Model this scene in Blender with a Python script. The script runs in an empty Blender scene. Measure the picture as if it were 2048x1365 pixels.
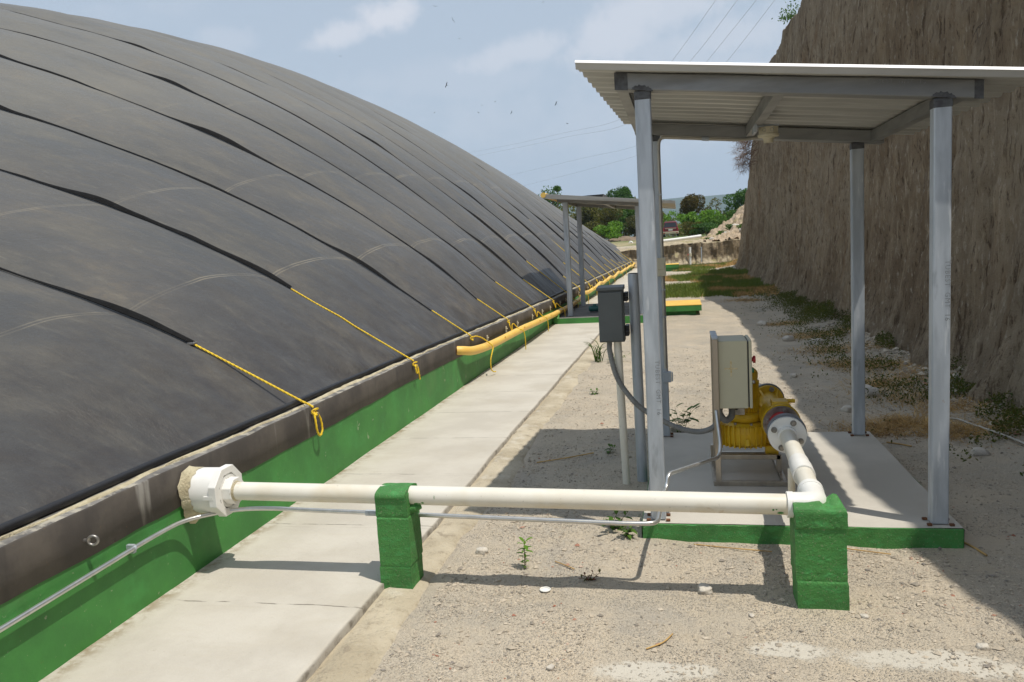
import bpy, bmesh, math, random
import numpy as np
from mathutils import Vector, Matrix, noise as mnoise
R = math.radians
random.seed(7); rng = np.random.default_rng(7)
scene = bpy.context.scene
col = scene.collection

# ------------------------------------------------------------------ camera
YAW, PITCH, ROLL, CAMH, FPX = R(12.52), R(6.97), R(3.45), 1.35, 1550.0
def cam_axes():
    cy, sy, cp, sp = math.cos(YAW), math.sin(YAW), math.cos(PITCH), math.sin(PITCH)
    f = Vector((-sy*cp, cy*cp, -sp)); r = Vector((cy, sy, 0)); d = f.cross(r)
    cr, sr = math.cos(ROLL), math.sin(ROLL)
    return cr*r+sr*d, -sr*r+cr*d, f
c_r, c_d, c_f = cam_axes()
cam = bpy.data.cameras.new('camera'); camo = bpy.data.objects.new('camera', cam); col.objects.link(camo)
m3 = Matrix((c_r, -c_d, -c_f)).transposed()
camo.matrix_world = Matrix.Translation((0, 0, CAMH)) @ m3.to_4x4()
cam.sensor_width = 36.0; cam.lens = FPX/2048*36; cam.clip_end = 6000; cam.clip_start = 0.05
scene.camera = camo
scene.cycles.sample_clamp_indirect = 5.0
def skydir(px, py):
    v = c_f + (px-1024)/FPX*c_r + (py-682.5)/FPX*c_d
    return v.normalized()

# ------------------------------------------------------------------ light
scene.view_settings.view_transform = 'Standard'; scene.view_settings.look = 'None'
scene.view_settings.exposure = 0.45; scene.view_settings.gamma = 1.0
SUN = Vector((0.35, -0.17, 1.0)).normalized()
sl = bpy.data.lights.new('sun', 'SUN'); sl.energy = 2.8; sl.angle = R(0.55); sl.color = (1.0, 0.945, 0.86)
so = bpy.data.objects.new('sun', sl); col.objects.link(so)
so.rotation_euler = SUN.to_track_quat('Z', 'Y').to_euler(); so.location = (3, -2, 12)

class NT:
    """small node helper"""
    def __init__(s, tree): s.t = tree; s.n = tree.nodes; s.l = tree.links
    def new(s, typ, ins=None, **kw):
        nd = s.n.new(typ)
        for k, v in kw.items(): setattr(nd, k, v)
        for k, v in (ins or {}).items(): s.set(nd.inputs[k], v)
        return nd
    def set(s, inp, v):
        if isinstance(v, bpy.types.NodeSocket): s.l.new(v, inp)
        else:
            if inp.type == 'RGBA' and len(v) == 3: v = (*v, 1)
            inp.default_value = v
    def math(s, op, a, b=0.0, c=None, clamp=False):
        nd = s.n.new('ShaderNodeMath'); nd.operation = op; nd.use_clamp = clamp
        s.set(nd.inputs[0], a); s.set(nd.inputs[1], b)
        if c is not None: s.set(nd.inputs[2], c)
        return nd.outputs[0]
    def vmath(s, op, a, b=None, out=0):
        nd = s.n.new('ShaderNodeVectorMath'); nd.operation = op; s.set(nd.inputs[0], a)
        if b is not None: s.set(nd.inputs[1], b)
        return nd.outputs['Value'] if op in ('DOT_PRODUCT', 'LENGTH') else nd.outputs[0]
    def ramp(s, v, lo, hi, a=0.0, b=1.0):
        nd = s.n.new('ShaderNodeMapRange'); nd.clamp = True; nd.interpolation_type = 'SMOOTHSTEP'
        s.set(nd.inputs[0], v); s.set(nd.inputs[1], lo); s.set(nd.inputs[2], hi); s.set(nd.inputs[3], a); s.set(nd.inputs[4], b)
        return nd.outputs[0]
    def noise(s, vec, scale, detail=4.0, rough=0.55, dist=0.0, color=False):
        nd = s.n.new('ShaderNodeTexNoise'); s.set(nd.inputs['Vector'], vec)
        nd.inputs['Scale'].default_value = scale; nd.inputs['Detail'].default_value = detail
        nd.inputs['Roughness'].default_value = rough; nd.inputs['Distortion'].default_value = dist
        return nd.outputs['Color' if color else 'Fac']
    def voro(s, vec, scale, feature='F1', out='Distance', rand=1.0):
        nd = s.n.new('ShaderNodeTexVoronoi'); nd.feature = feature; s.set(nd.inputs['Vector'], vec)
        nd.inputs['Scale'].default_value = scale; nd.inputs['Randomness'].default_value = rand
        return nd.outputs[out]
    def mix(s, f, a, b, mode='MIX'):
        nd = s.n.new('ShaderNodeMix'); nd.data_type = 'RGBA'; nd.blend_type = mode
        s.set(nd.inputs[0], f); s.set(nd.inputs[6], a); s.set(nd.inputs[7], b)
        return nd.outputs[2]
    def scale(s, vec, v):
        return s.vmath('MULTIPLY', vec, v)
    def obj(s):
        return s.n.new('ShaderNodeTexCoord').outputs['Object']
    def sep(s, vec):
        nd = s.n.new('ShaderNodeSeparateXYZ'); s.set(nd.inputs[0], vec); return nd.outputs

# sky: Nishita plus soft pale clouds fixed in the sky's own directions
world = bpy.data.worlds.new('World'); scene.world = world; world.use_nodes = True
W = NT(world.node_tree); W.n.clear()
sky = W.new('ShaderNodeTexSky', sky_type='NISHITA', sun_disc=False)
sky.sun_elevation = math.asin(SUN.z); sky.sun_rotation = math.atan2(SUN.x, SUN.y)
sky.altitude = 600; sky.air_density = 1.0; sky.dust_density = 3.0; sky.ozone_density = 1.0
d = W.new('ShaderNodeTexCoord').outputs['Generated']
nz = W.noise(d, 9.0, 7.0, 0.6); nz2 = W.noise(d, 30.0, 5.0, 0.6)
mask = None
for (px, py, sx, sy, amp, tilt) in [(700, 62, 92, 24, 0.66, -0.30), (765, 36, 66, 30, 0.8, -0.1), (800, 20, 34, 22, .7, 0), (1060, 100, 130, 26, .5, -.15), (1230, 55, 150, 52, .58, -.45),
        (1330, 20, 160, 40, .5, -.1), (1470, 75, 130, 45, .42, -.1), (450, 80, 60, 24, .22, 0), (1390, 140, 260, 70, .3, 0), (900, 160, 260, 40, .16, 0), (1300, 230, 420, 90, .2, 0)]:
    c = skydir(px, py); r = c.cross(Vector((0, 0, 1))).normalized(); u = r.cross(c).normalized()
    r2 = r*math.cos(tilt)-u*math.sin(tilt); u2 = r*math.sin(tilt)+u*math.cos(tilt)
    a = W.math('DIVIDE', W.vmath('DOT_PRODUCT', d, tuple(r2)), sx/FPX)
    b = W.math('DIVIDE', W.vmath('DOT_PRODUCT', d, tuple(u2)), sy/FPX)
    front = W.math('GREATER_THAN', W.vmath('DOT_PRODUCT', d, tuple(c)), 0.0)
    rr = W.math('SQRT', W.math('ADD', W.math('MULTIPLY', a, a), W.math('MULTIPLY', b, b)))
    rr = W.math('ADD', rr, W.math('MULTIPLY', W.math('SUBTRACT', nz2, 0.5), 1.7))
    rr = W.math('ADD', rr, W.math('MULTIPLY', W.math('SUBTRACT', nz, 0.5), 1.6))
    m = W.math('MULTIPLY', W.math('MULTIPLY', W.ramp(rr, 1.25, 0.35), amp), front)
    mask = m if mask is None else W.math('MAXIMUM', mask, m)
wisp = W.math('MULTIPLY', W.ramp(W.noise(W.scale(d, (1, 1, 3)), 4.0, 6.0, 0.62), 0.50, 0.85), 0.35)
mask = W.math('MAXIMUM', mask, wisp)
SKYK = 0.105
dz = W.sep(d)[2]
hz = W.ramp(dz, 0.75, -0.02)                      # air thickens to a pale grey towards the horizon
base = W.mix(W.math('MULTIPLY_ADD', hz, 0.30, 0.65), sky.outputs[0], tuple(x/SKYK for x in (0.385, 0.45, 0.525)))
skyc = W.mix(mask, base, tuple(x/SKYK for x in (0.57, 0.585, 0.63)))
bg = W.new('ShaderNodeBackground', {'Color': skyc, 'Strength': SKYK})
W.l.new(bg.outputs[0], W.new('ShaderNodeOutputWorld').inputs[0])

# ------------------------------------------------------------------ helpers
def link(o, parent=None):
    col.objects.link(o)
    if parent is not None: o.parent = parent
    return o
def tag(o, label=None, cat=None, group=None, kind=None):
    if label: o['label'] = label
    if cat: o['category'] = cat
    if group: o['group'] = group
    if kind: o['kind'] = kind
    return o
def thing(name, label, cat, loc=(0, 0, 0), group=None):
    o = bpy.data.objects.new(name, None); o.location = loc; o.empty_display_size = .1
    link(o); return tag(o, label, cat, group)
def wloc(o):
    v = Vector((0, 0, 0))
    while o is not None: v += Vector(o.location); o = o.parent
    return v
class MB:
    def __init__(s): s.v = []; s.f = []; s.sm = []
    def add(s, vs, fs, smooth=False):
        n = len(s.v); s.v += [tuple(p) for p in vs]
        for f in fs: s.f.append(tuple(i+n for i in f)); s.sm.append(smooth)
        return s
    def box(s, a, b):
        x0, y0, z0 = a; x1, y1, z1 = b
        s.add([(x0,y0,z0),(x1,y0,z0),(x1,y1,z0),(x0,y1,z0),(x0,y0,z1),(x1,y0,z1),(x1,y1,z1),(x0,y1,z1)],
              [(0,3,2,1),(4,5,6,7),(0,1,5,4),(1,2,6,5),(2,3,7,6),(3,0,4,7)]); return s
    def hexa(s, p):   # 8 points: bottom 4 ccw, top 4 ccw
        s.add(p, [(0,3,2,1),(4,5,6,7),(0,1,5,4),(1,2,6,5),(2,3,7,6),(3,0,4,7)]); return s
    def prism(s, poly, axis, a, b):
        n = len(poly)
        def pt(q, t):
            if axis == 'x': return (t, q[0], q[1])
            if axis == 'y': return (q[0], t, q[1])
            return (q[0], q[1], t)
        vs = [pt(q, a) for q in poly]+[pt(q, b) for q in poly]
        fs = [tuple(range(n-1, -1, -1)), tuple(range(n, 2*n))]+[(i, (i+1) % n, n+(i+1) % n, n+i) for i in range(n)]
        s.add(vs, fs); return s
    def tube(s, pts, rad, n=12, cap=True, smooth=True):
        pts = [Vector(p) for p in pts]
        k = len(pts); rads = rad if isinstance(rad, (list, tuple)) else [rad]*k
        tang = []
        for i in range(k):
            t = (pts[min(i+1, k-1)]-pts[max(i-1, 0)])
            tang.append(t.normalized() if t.length > 1e-9 else Vector((0, 0, 1)))
        up = Vector((0, 0, 1)) if abs(tang[0].z) < .9 else Vector((1, 0, 0))
        nrm = (up-tang[0]*up.dot(tang[0])).normalized()
        vs = []; fs = []
        for i in range(k):
            nrm = (nrm-tang[i]*nrm.dot(tang[i])).normalized(); bn = tang[i].cross(nrm)
            for j in range(n):
                a = 2*math.pi*j/n
                vs.append(pts[i]+(nrm*math.cos(a)+bn*math.sin(a))*rads[i])
        for i in range(k-1):
            for j in range(n):
                fs.append((i*n+j, i*n+(j+1) % n, (i+1)*n+(j+1) % n, (i+1)*n+j))
        s.add(vs, fs, smooth)
        if cap:
            s.add([vs[j] for j in range(n)], [tuple(range(n-1, -1, -1))]); m = (k-1)*n
            s.add([vs[m+j] for j in range(n)], [tuple(range(n))])
        return s
    def cyl(s, a, b, r, n=20, r2=None, smooth=True):
        return s.tube([a, b], [r, r if r2 is None else r2], n, True, smooth)
    def lathe(s, a, b, prof, n=28):   # prof: (t along axis in metres, radius)
        a = Vector(a); ax = (Vector(b)-a).normalized()
        up = Vector((0, 0, 1)) if abs(ax.z) < .9 else Vector((1, 0, 0))
        e1 = (up-ax*up.dot(ax)).normalized(); e2 = ax.cross(e1)
        for (t0, r0), (t1, r1) in zip(prof[:-1], prof[1:]):
            vs = []
            for t, r in ((t0, r0), (t1, r1)):
                for j in range(n):
                    q = 2*math.pi*j/n; vs.append(a+ax*t+(e1*math.cos(q)+e2*math.sin(q))*r)
            s.add(vs, [(j, (j+1) % n, n+(j+1) % n, n+j) for j in range(n)], abs(t1-t0) > 1e-5 and abs(r1-r0) < abs(t1-t0)*3)
        return s
    def grid(s, P, smooth=True):      # P: array (ny, nx, 3)
        P = np.asarray(P); ny, nx = P.shape[:2]
        idx = np.arange(ny*nx).reshape(ny, nx)
        q = np.stack([idx[:-1, :-1], idx[:-1, 1:], idx[1:, 1:], idx[1:, :-1]], -1).reshape(-1, 4)
        s.add(P.reshape(-1, 3).tolist(), q.tolist(), smooth); return s
    def build(s, name, mat, parent=None, bevel=0, origin=None, local=False):
        me = bpy.data.meshes.new(name)
        off = wloc(parent) if parent is not None else Vector(origin or (0, 0, 0))
        v = np.array(s.v, dtype=float).reshape(-1, 3)-(0 if local else np.array(off))
        me.from_pydata(v.tolist(), [], s.f)
        me.polygons.foreach_set('use_smooth', s.sm)
        me.update()
        o = bpy.data.objects.new(name, me)
        if mat: me.materials.append(mat)
        link(o, parent)
        if parent is None and origin: o.location = origin
        if bevel:
            b = o.modifiers.new('bevel', 'BEVEL'); b.width = bevel; b.segments = 2; b.limit_method = 'ANGLE'; b.angle_limit = R(40)
        return o
def fast_mesh(name, V, F, mat, parent=None, smooth=False):
    """V (n,3) array, F (m,k) array of equal-sided faces"""
    me = bpy.data.meshes.new(name); V = np.asarray(V, dtype=np.float32); F = np.asarray(F, dtype=np.int32)
    if parent is not None: V = V-np.array(wloc(parent), dtype=np.float32)
    me.vertices.add(len(V)); me.vertices.foreach_set('co', V.ravel())
    k = F.shape[1]; me.loops.add(F.size); me.loops.foreach_set('vertex_index', F.ravel())
    me.polygons.add(len(F)); me.polygons.foreach_set('loop_start', np.arange(0, F.size, k, dtype=np.int32))
    me.polygons.foreach_set('loop_total', np.full(len(F), k, dtype=np.int32))
    me.polygons.foreach_set('use_smooth', np.full(len(F), smooth))
    me.update(calc_edges=True); me.validate()
    o = bpy.data.objects.new(name, me)
    if mat: me.materials.append(mat)
    link(o, parent); return o
def copy_tree(o, parent=None):
    c = o.copy(); col.objects.link(c); c.parent = parent
    for ch in list(o.children): copy_tree(ch, c)
    return c
def gridfaces(ny, nx):
    i = np.arange(ny*nx).reshape(ny, nx)
    return np.stack([i[:-1, :-1], i[:-1, 1:], i[1:, 1:], i[1:, :-1]], -1).reshape(-1, 4)
def _h(i, j, k, seed):
    n = (i*374761393 + j*668265263 + k*2147483647*3 + seed*974711) & 0xffffffff
    n = ((n ^ (n >> 13))*1274126177) & 0xffffffff
    return ((n ^ (n >> 16)) & 0xffff)/65535.0
def vnoise(x, y, z=None, seed=0):
    x = np.asarray(x, float); y = np.asarray(y, float); z = np.zeros_like(x) if z is None else np.asarray(z, float)
    xi = np.floor(x).astype(np.int64); yi = np.floor(y).astype(np.int64); zi = np.floor(z).astype(np.int64)
    fx, fy, fz = x-xi, y-yi, z-zi
    fx = fx*fx*(3-2*fx); fy = fy*fy*(3-2*fy); fz = fz*fz*(3-2*fz)
    o = 0
    for a in (0, 1):
        for b in (0, 1):
            for c in (0, 1):
                o = o+_h(xi+a, yi+b, zi+c, seed)*(fx if a else 1-fx)*(fy if b else 1-fy)*(fz if c else 1-fz)
    return o*2-1
def fbm(x, y, z=None, seed=0, oct=4, gain=.5):
    o = 0; a = 1.0; k = 1.0
    for i in range(oct):
        o = o+a*vnoise(np.asarray(x)*k, np.asarray(y)*k, None if z is None else np.asarray(z)*k, seed+i*17); a *= gain; k *= 2.03
    return o
def bez(pts, n=8):
    """Catmull-Rom through points"""
    P = [Vector(p) for p in pts]; P = [P[0]*2-P[1]]+P+[P[-1]*2-P[-2]]; out = []
    for i in range(1, len(P)-2):
        for t in np.linspace(0, 1, n, endpoint=False):
            a, b, c, e = P[i-1:i+3]
            out.append(0.5*((2*b)+(c-a)*t+(2*a-5*b+4*c-e)*t*t+(3*b-a-3*c+e)*t**3))
    out.append(P[-2]); return out
def rounded(pts, r=0.05, n=6):
    """polyline with rounded corners"""
    P = [Vector(p) for p in pts]; out = [P[0]]
    for a, b, c in zip(P[:-2], P[1:-1], P[2:]):
        u = (a-b); w = (c-b); k = min(r, u.length*.48, w.length*.48)
        p, q = b+u.normalized()*k, b+w.normalized()*k
        for t in np.linspace(0, 1, n): out.append(p*(1-t)**2+b*2*t*(1-t)+q*t*t)
    out.append(P[-1]); return out

# ------------------------------------------------------------------ materials
ALB = 1.28            # one factor on the measured colours of all painted, mineral and plastic surfaces
def mat(name, c1, c2=None, nscale=6.0, rough=0.6, metal=0.0, bump=None, spots=(), spec=0.5, stretch=(1, 1, 1), rvar=0.0, island=0.0, ndetail=5.0, lo=.35, hi=.65):
    m = bpy.data.materials.new(name); m.use_nodes = True; T = NT(m.node_tree)
    p = T.n['Principled BSDF']; co = T.scale(T.obj(), stretch)
    c2 = c2 or tuple(x*.82 for x in c1)
    if metal < .3: c1 = tuple(min(.84, x*ALB) for x in c1); c2 = tuple(min(.84, x*ALB) for x in c2); spots = [(tuple(min(.84, x*ALB) for x in s_[0]), *s_[1:]) for s_ in spots]
    nf = T.noise(co, nscale, ndetail, .6)
    cc = T.mix(T.ramp(nf, lo, hi), c1, c2)
    if island:
        g = T.new('ShaderNodeNewGeometry').outputs['Random Per Island']
        cc = T.mix(1.0, cc, T.new('ShaderNodeCombineColor', {0: T.math('MULTIPLY_ADD', g, 2*island, 1-island), 1: T.math('MULTIPLY_ADD', g, 2*island, 1-island), 2: T.math('MULTIPLY_ADD', g, 1.6*island, 1-island)}).outputs[0], 'MULTIPLY')
    for (sc, scale, lo_, hi_, amt, *st) in spots:
        v = T.noise(T.scale(T.obj(), st[0]) if st else T.obj(), scale, 4.0, .65)
        cc = T.mix(T.math('MULTIPLY', T.ramp(v, lo_, hi_), amt), cc, sc)
    T.set(p.inputs['Base Color'], cc)
    if rvar: T.set(p.inputs['Roughness'], T.ramp(T.noise(co, nscale*2.3, 4.0), .3, .7, rough-rvar, rough+rvar))
    else: p.inputs['Roughness'].default_value = rough
    p.inputs['Metallic'].default_value = metal
    p.inputs['Specular IOR Level'].default_value = spec
    if bump:
        h = None
        for (bs, st) in bump[0]:
            v = T.math('MULTIPLY', T.noise(co, bs, 4.0, .65), st); h = v if h is None else T.math('ADD', h, v)
        b = T.new('ShaderNodeBump', {'Height': h, 'Strength': bump[1], 'Distance': bump[2]}); T.l.new(b.outputs[0], p.inputs['Normal'])
    return m
M = {}
M['concrete'] = mat('path_concrete', (.435, .405, .345), (.375, .345, .29), 2.2, .9, bump=(((90, 1), (25, 1.0)), .5, .004), spots=[((.25, .21, .15), 45, .66, .74, .5), ((.33, .29, .22), 1.3, .5, .75, .5)], ndetail=8)
M['pad_concrete'] = mat('pad_concrete', (.44, .41, .355), (.38, .355, .305), 2.5, .88, bump=(((110, 1),), .4, .003), spots=[((.12, .1, .08), 38, .69, .76, .6), ((.4, .3, .16), 6, .7, .8, .35)], ndetail=8)
M['kerb'] = mat('kerb_concrete', (.43, .375, .275), (.33, .28, .195), 3.5, .92, bump=(((60, 1), (14, 2.0)), .9, .012), spots=[((.22, .18, .13), 14, .56, .68, .6), ((.5, .46, .38), 5, .55, .68, .5), ((.16, .13, .1), 70, .62, .7, .5)], ndetail=8)
M['green'] = mat('green_paint', (.047, .205, .040), (.036, .155, .033), 3.0, .62, bump=(((60, 1), (16, .7)), .35, .004), spots=[((.33, .34, .24), 9, .66, .69, .6), ((.05, .24, .055), 5, .5, .7, .5), ((.30, .30, .2), 55, .66, .72, .4), ((.09, .17, .06), 2.2, .55, .72, .35), ((.12, .07, .03), 34, .70, .74, .6)])
M['block_green'] = mat('block_green_paint', (.05, .195, .042), (.036, .142, .032), 5.0, .7, bump=(((70, 1.0), (150, 1.2)), .6, .004), spots=[((.05, .25, .065), 13, .5, .62, .55, (1, 1, 2.2)), ((.24, .23, .15), 120, .585, .66, .5), ((.012, .05, .014), 75, .60, .70, .55), ((.22, .19, .12), 7, .62, .74, .35)])
M['_old'] = mat('block_green_paint', (.032, .20, .038), (.022, .14, .03), 4.0, .66, bump=(((70, 1.0), (150, 1.0)), .4, .003), spots=[((.30, .28, .2), 95, .66, .74, .35), ((.04, .24, .05), 3.5, .5, .6, .6, (1, 1, 2.5))])
M['band'] = mat('dark_band_concrete', (.082, .071, .059), (.046, .040, .035), 3.0, .75, bump=(((45, 1),), .4, .004), spots=[((.32, .31, .28), 3.2, .64, .74, .5, (1, 1.6, .22)), ((.03, .027, .025), 6, .55, .7, .5, (1, 1.5, .3)), ((.16, .10, .05), 40, .68, .74, .5)])
M['pvc'] = mat('white_pvc', (.62, .595, .52), (.57, .54, .455), 2.0, .42, bump=(((30, 1),), .06, .003), spots=[((.34, .22, .10), 7, .68, .78, .45), ((.12, .11, .09), 18, .73, .77, .6), ((.50, .42, .28), 2.2, .5, .72, .6), ((.3, .26, .2), 60, .67, .73, .5)])
M['pvc_clean'] = mat('white_plastic', (.66, .65, .61), (.60, .59, .55), 5.0, .4, spots=[((.4, .33, .2), 12, .68, .76, .35)])
M['sealant'] = mat('cream_sealant', (.48, .43, .29), (.36, .31, .20), 14, .8, bump=(((40, 1), (120, .7)), .9, .012), spots=[((.1, .09, .07), 16, .62, .7, .5)])
M['galv'] = mat('galvanised_steel', (.40, .435, .47), (.30, .33, .36), 16, .5, .22, stretch=(1, 1, .16), rvar=.1, spots=[((.58, .60, .61), 30, .60, .7, .5, (1, 1, .12)), ((.16, .18, .2), 9, .62, .72, .45, (1, 1, .3)), ((.26, .15, .08), 17, .69, .75, .5)])
M['galv_beam'] = mat('galvanised_beam', (.31, .315, .31), (.23, .235, .235), 10, .5, .5, stretch=(.2, .2, 1), rvar=.1)
M['dark_weld'] = mat('dark_weld_paint', (.085, .09, .095), (.05, .05, .055), 30, .7)
M['rust'] = mat('rusty_steel', (.16, .065, .025), (.07, .03, .015), 30, .85)
M['sheet'] = mat('corrugated_zinc', (.37, .368, .35), (.30, .297, .28), 3.0, .5, .25, stretch=(.3, 2, 2), rvar=.1)
M['alu'] = mat('aluminium_conduit', (.70, .70, .68), (.60, .60, .58), 20, .33, .85, spots=[((.45, .40, .3), 6, .6, .8, .4)])
M['cond_dull'] = mat('dull_conduit', (.50, .47, .40), (.42, .40, .35), 12, .5, .3)
M['stainless'] = mat('stainless_tube', (.46, .41, .34), (.36, .32, .27), 14, .36, .8, stretch=(1, 1, .2), spots=[((.2, .12, .06), 18, .66, .74, .5)])
M['cabinet'] = mat('beige_cabinet_paint', (.42, .40, .285), (.385, .365, .26), 1.8, .5)
M['residue'] = mat('glue_residue', (.42, .32, .14), (.5, .45, .3), 60, .7)
M['yellow_m'] = mat('yellow_machine_paint', (.60, .385, .010), (.47, .29, .010), 6, .45, spots=[((.1, .07, .02), 14, .64, .75, .45)], bump=(((45, 1),), .15, .003))
M['red'] = mat('red_plastic', (.42, .02, .02), None, 10, .4)
M['green_btn'] = mat('green_button', (.01, .22, .12), None, 10, .4)
M['grey_gasket'] = mat('grey_flange', (.16, .17, .19), (.12, .13, .145), 12, .55)
M['steel'] = mat('bolt_steel', (.42, .40, .37), (.25, .24, .22), 30, .4, .8)
M['darkgrey'] = mat('dark_grey_enamel', (.085, .095, .095), (.07, .078, .078), 4, .5)
M['rubber'] = mat('grey_flexible_conduit', (.19, .19, .18), (.14, .14, .135), 20, .65)
M['black'] = mat('black_rubber', (.014, .014, .015), (.01, .01, .011), 10, .5)
M['yellow_pipe'] = mat('yellow_pipe_paint', (.74, .45, .10), (.67, .40, .085), 3, .5, spots=[((.42, .25, .08), 10, .64, .75, .4)])
M['yellow_top'] = mat('yellow_lid_paint', (.70, .43, .07), (.62, .37, .06), 4, .6)
M['rope'] = mat('yellow_rope', (.68, .47, .02), (.58, .38, .015), 30, .6)
M['light_box'] = mat('cream_plastic', (.50, .46, .34), (.45, .41, .30), 10, .55)
M['straw'] = mat('dry_straw', (.42, .27, .10), (.30, .19, .08), 9, .8, island=.35)
M['stone'] = mat('pale_stone', (.48, .44, .37), (.34, .31, .27), 14, .9, bump=(((60, 1), (18, 1)), .6, .01))
M['bark'] = mat('bark', (.13, .10, .07), (.08, .06, .045), 8, .9, stretch=(1, 1, .2))
def strap_mat():
    return mat('black_strap', (.005, .005, .005), (.008, .008, .008), 8, .8, spec=.12)
M['strap'] = strap_mat()
HAZE = 0.0003

# ------------------------------------------------------------------ ground
def ground_z(x, y):
    x = np.asarray(x, float); y = np.asarray(y, float)
    near = -.09 + .012*fbm(x*1.1, y*1.1, seed=3) + .008*fbm(x*5, y*5, seed=5)*(np.abs(y) < 40)
    near = near + np.clip((x-1.5)/1.0, 0, 1.2)**2*.12*(1+.6*vnoise(x*2, y*1.3, seed=8))
    near = np.where(x < -1.12, near-.05*np.clip((-1.12-x)/.1, 0, 1), near)
    plat = 1.0+np.clip((y-40)*.0095, 0, .33)+.03*fbm(x*.3, y*.3, seed=9)
    plat = plat-np.clip((y-150)/200, 0, 1)*9
    t = np.clip((y-38.5)/.6, 0, 1)
    return near*(1-t)+plat*t
def axis(segs):
    o = []
    for a, b, s in segs: o += list(np.arange(a, b, s))
    o.append(segs[-1][1]); return np.array(o)
gx = axis([(-1680, -600, 270), (-600, -100, 50), (-100, -20, 8), (-20, -1.4, .9), (-1.4, 2.6, .045), (2.6, 8, .4), (8, 60, 5), (60, 600, 60), (600, 1680, 270)])
gy = axis([(-90, -60, 10), (-60, -4, 5), (-4, 1.6, .15), (1.6, 7, .045), (7, 16, .09), (16, 38, .3), (38, 40, .15), (40, 70, 1.5), (70, 200, 10), (200, 2270, 207)])
X, Y = np.meshgrid(gx, gy); Z = ground_z(X, Y)
def ground_mat():
    m = bpy.data.materials.new('gravel_ground'); m.use_nodes = True; T = NT(m.node_tree); p = T.n['Principled BSDF']
    co = T.obj(); s = T.sep(co)
    big = T.noise(co, 1.3, 6, .6); mid = T.noise(co, 7, 6, .65); fine = T.noise(co, 120, 4, .7)
    sand = T.mix(T.ramp(big, .35, .65), (0.538, 0.461, 0.352), (0.442, 0.390, 0.307))
    sand = T.mix(T.ramp(mid, .40, .70, 0, .6), sand, (0.550, 0.461, 0.333))
    v1 = T.new('ShaderNodeTexVoronoi', {'Vector': co, 'Scale': 95.0}); v2 = T.new('ShaderNodeTexVoronoi', {'Vector': co, 'Scale': 210.0})
    def peb(v):
        g = T.sep(v.outputs['Color'])[0]
        c = T.mix(T.ramp(g, .1, .5), (0.346, 0.314, 0.269), (0.576, 0.506, 0.397)); return T.mix(T.ramp(g, .75, .98), c, (0.742, 0.678, 0.576))
    cov = T.ramp(T.noise(co, 3.1, 5, .6), .36, .56)
    c = T.mix(T.math('MULTIPLY', T.ramp(v2.outputs['Distance'], .45, .2), .75), sand, peb(v2))
    c = T.mix(T.math('MULTIPLY', T.math('MULTIPLY', T.ramp(v1.outputs['Distance'], .42, .25), cov), .9), c, peb(v1))
    c = T.mix(T.ramp(fine, .63, .76, 0, .5), c, (0.205, 0.186, 0.160)); c = T.mix(T.ramp(T.noise(co, 75, 4, .75), .60, .72, 0, .6), c, (0.717, 0.640, 0.512)); c = T.mix(T.ramp(T.noise(co, 2.4, 6, .65), .52, .66, 0, .45), c, (0.384, 0.352, 0.301))
    # thin spilt-cement skins lying on the gravel
    sk = None
    for (px, py, sx, sy) in ((.33, 2.64, .15, .065), (.78, 2.60, .33, .075), (-.12, 2.46, .22, .06), (.62, 2.30, .3, .1), (.05, 2.2, .16, .05)):
        a = T.math('DIVIDE', T.math('SUBTRACT', s[0], px), sx); b = T.math('DIVIDE', T.math('SUBTRACT', s[1], py), sy)
        rr = T.math('ADD', T.math('SQRT', T.math('ADD', T.math('MULTIPLY', a, a), T.math('MULTIPLY', b, b))), T.math('MULTIPLY', T.math('SUBTRACT', T.noise(co, 9, 6, .7), .5), 1.6))
        k = T.ramp(rr, 1.14, .72); sk = k if sk is None else T.math('MAXIMUM', sk, k)
    sk = T.math('MULTIPLY', sk, T.ramp(T.noise(co, 55, 4, .7), .70, .56))
    c = T.mix(T.math('MULTIPLY', sk, .72), c, T.mix(mid, (0.589, 0.563, 0.486), (0.512, 0.480, 0.410)))
    # beyond the bank: dry grass and soil
    far = T.ramp(s[1], 38.5, 41)
    soil = T.mix(T.ramp(T.noise(co, .6, 5), .4, .6), (0.384, 0.320, 0.192), (0.128, 0.166, 0.051))
    soil = T.mix(T.ramp(s[1], 52, 70), soil, (0.090, 0.128, 0.038))
    c = T.mix(far, c, soil)
    T.set(p.inputs['Base Color'], c); p.inputs['Roughness'].default_value = .95; p.inputs['Specular IOR Level'].default_value = .2
    hgt = T.math('ADD', T.math('MULTIPLY', T.math('MULTIPLY', T.ramp(v1.outputs['Distance'], .5, .1), cov), 1.0), T.math('MULTIPLY', T.ramp(v2.outputs['Distance'], .5, .1), .45))
    hgt = T.math('ADD', hgt, T.math('MULTIPLY', mid, .8)); hgt = T.math('ADD', hgt, T.math('MULTIPLY', fine, .5))
    hgt = T.math('MULTIPLY', hgt, T.math('MULTIPLY_ADD', sk, -.85, 1.0))
    b = T.new('ShaderNodeBump', {'Height': hgt, 'Strength': .9, 'Distance': .0075}); T.l.new(b.outputs[0], p.inputs['Normal'])
    return m
g = fast_mesh('ground', np.stack([X, Y, Z], -1).reshape(-1, 3), gridfaces(*X.shape), ground_mat(), smooth=True)
tag(g, 'pale gravel yard between the green wall and the cliff', 'ground', kind='structure')

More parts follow.
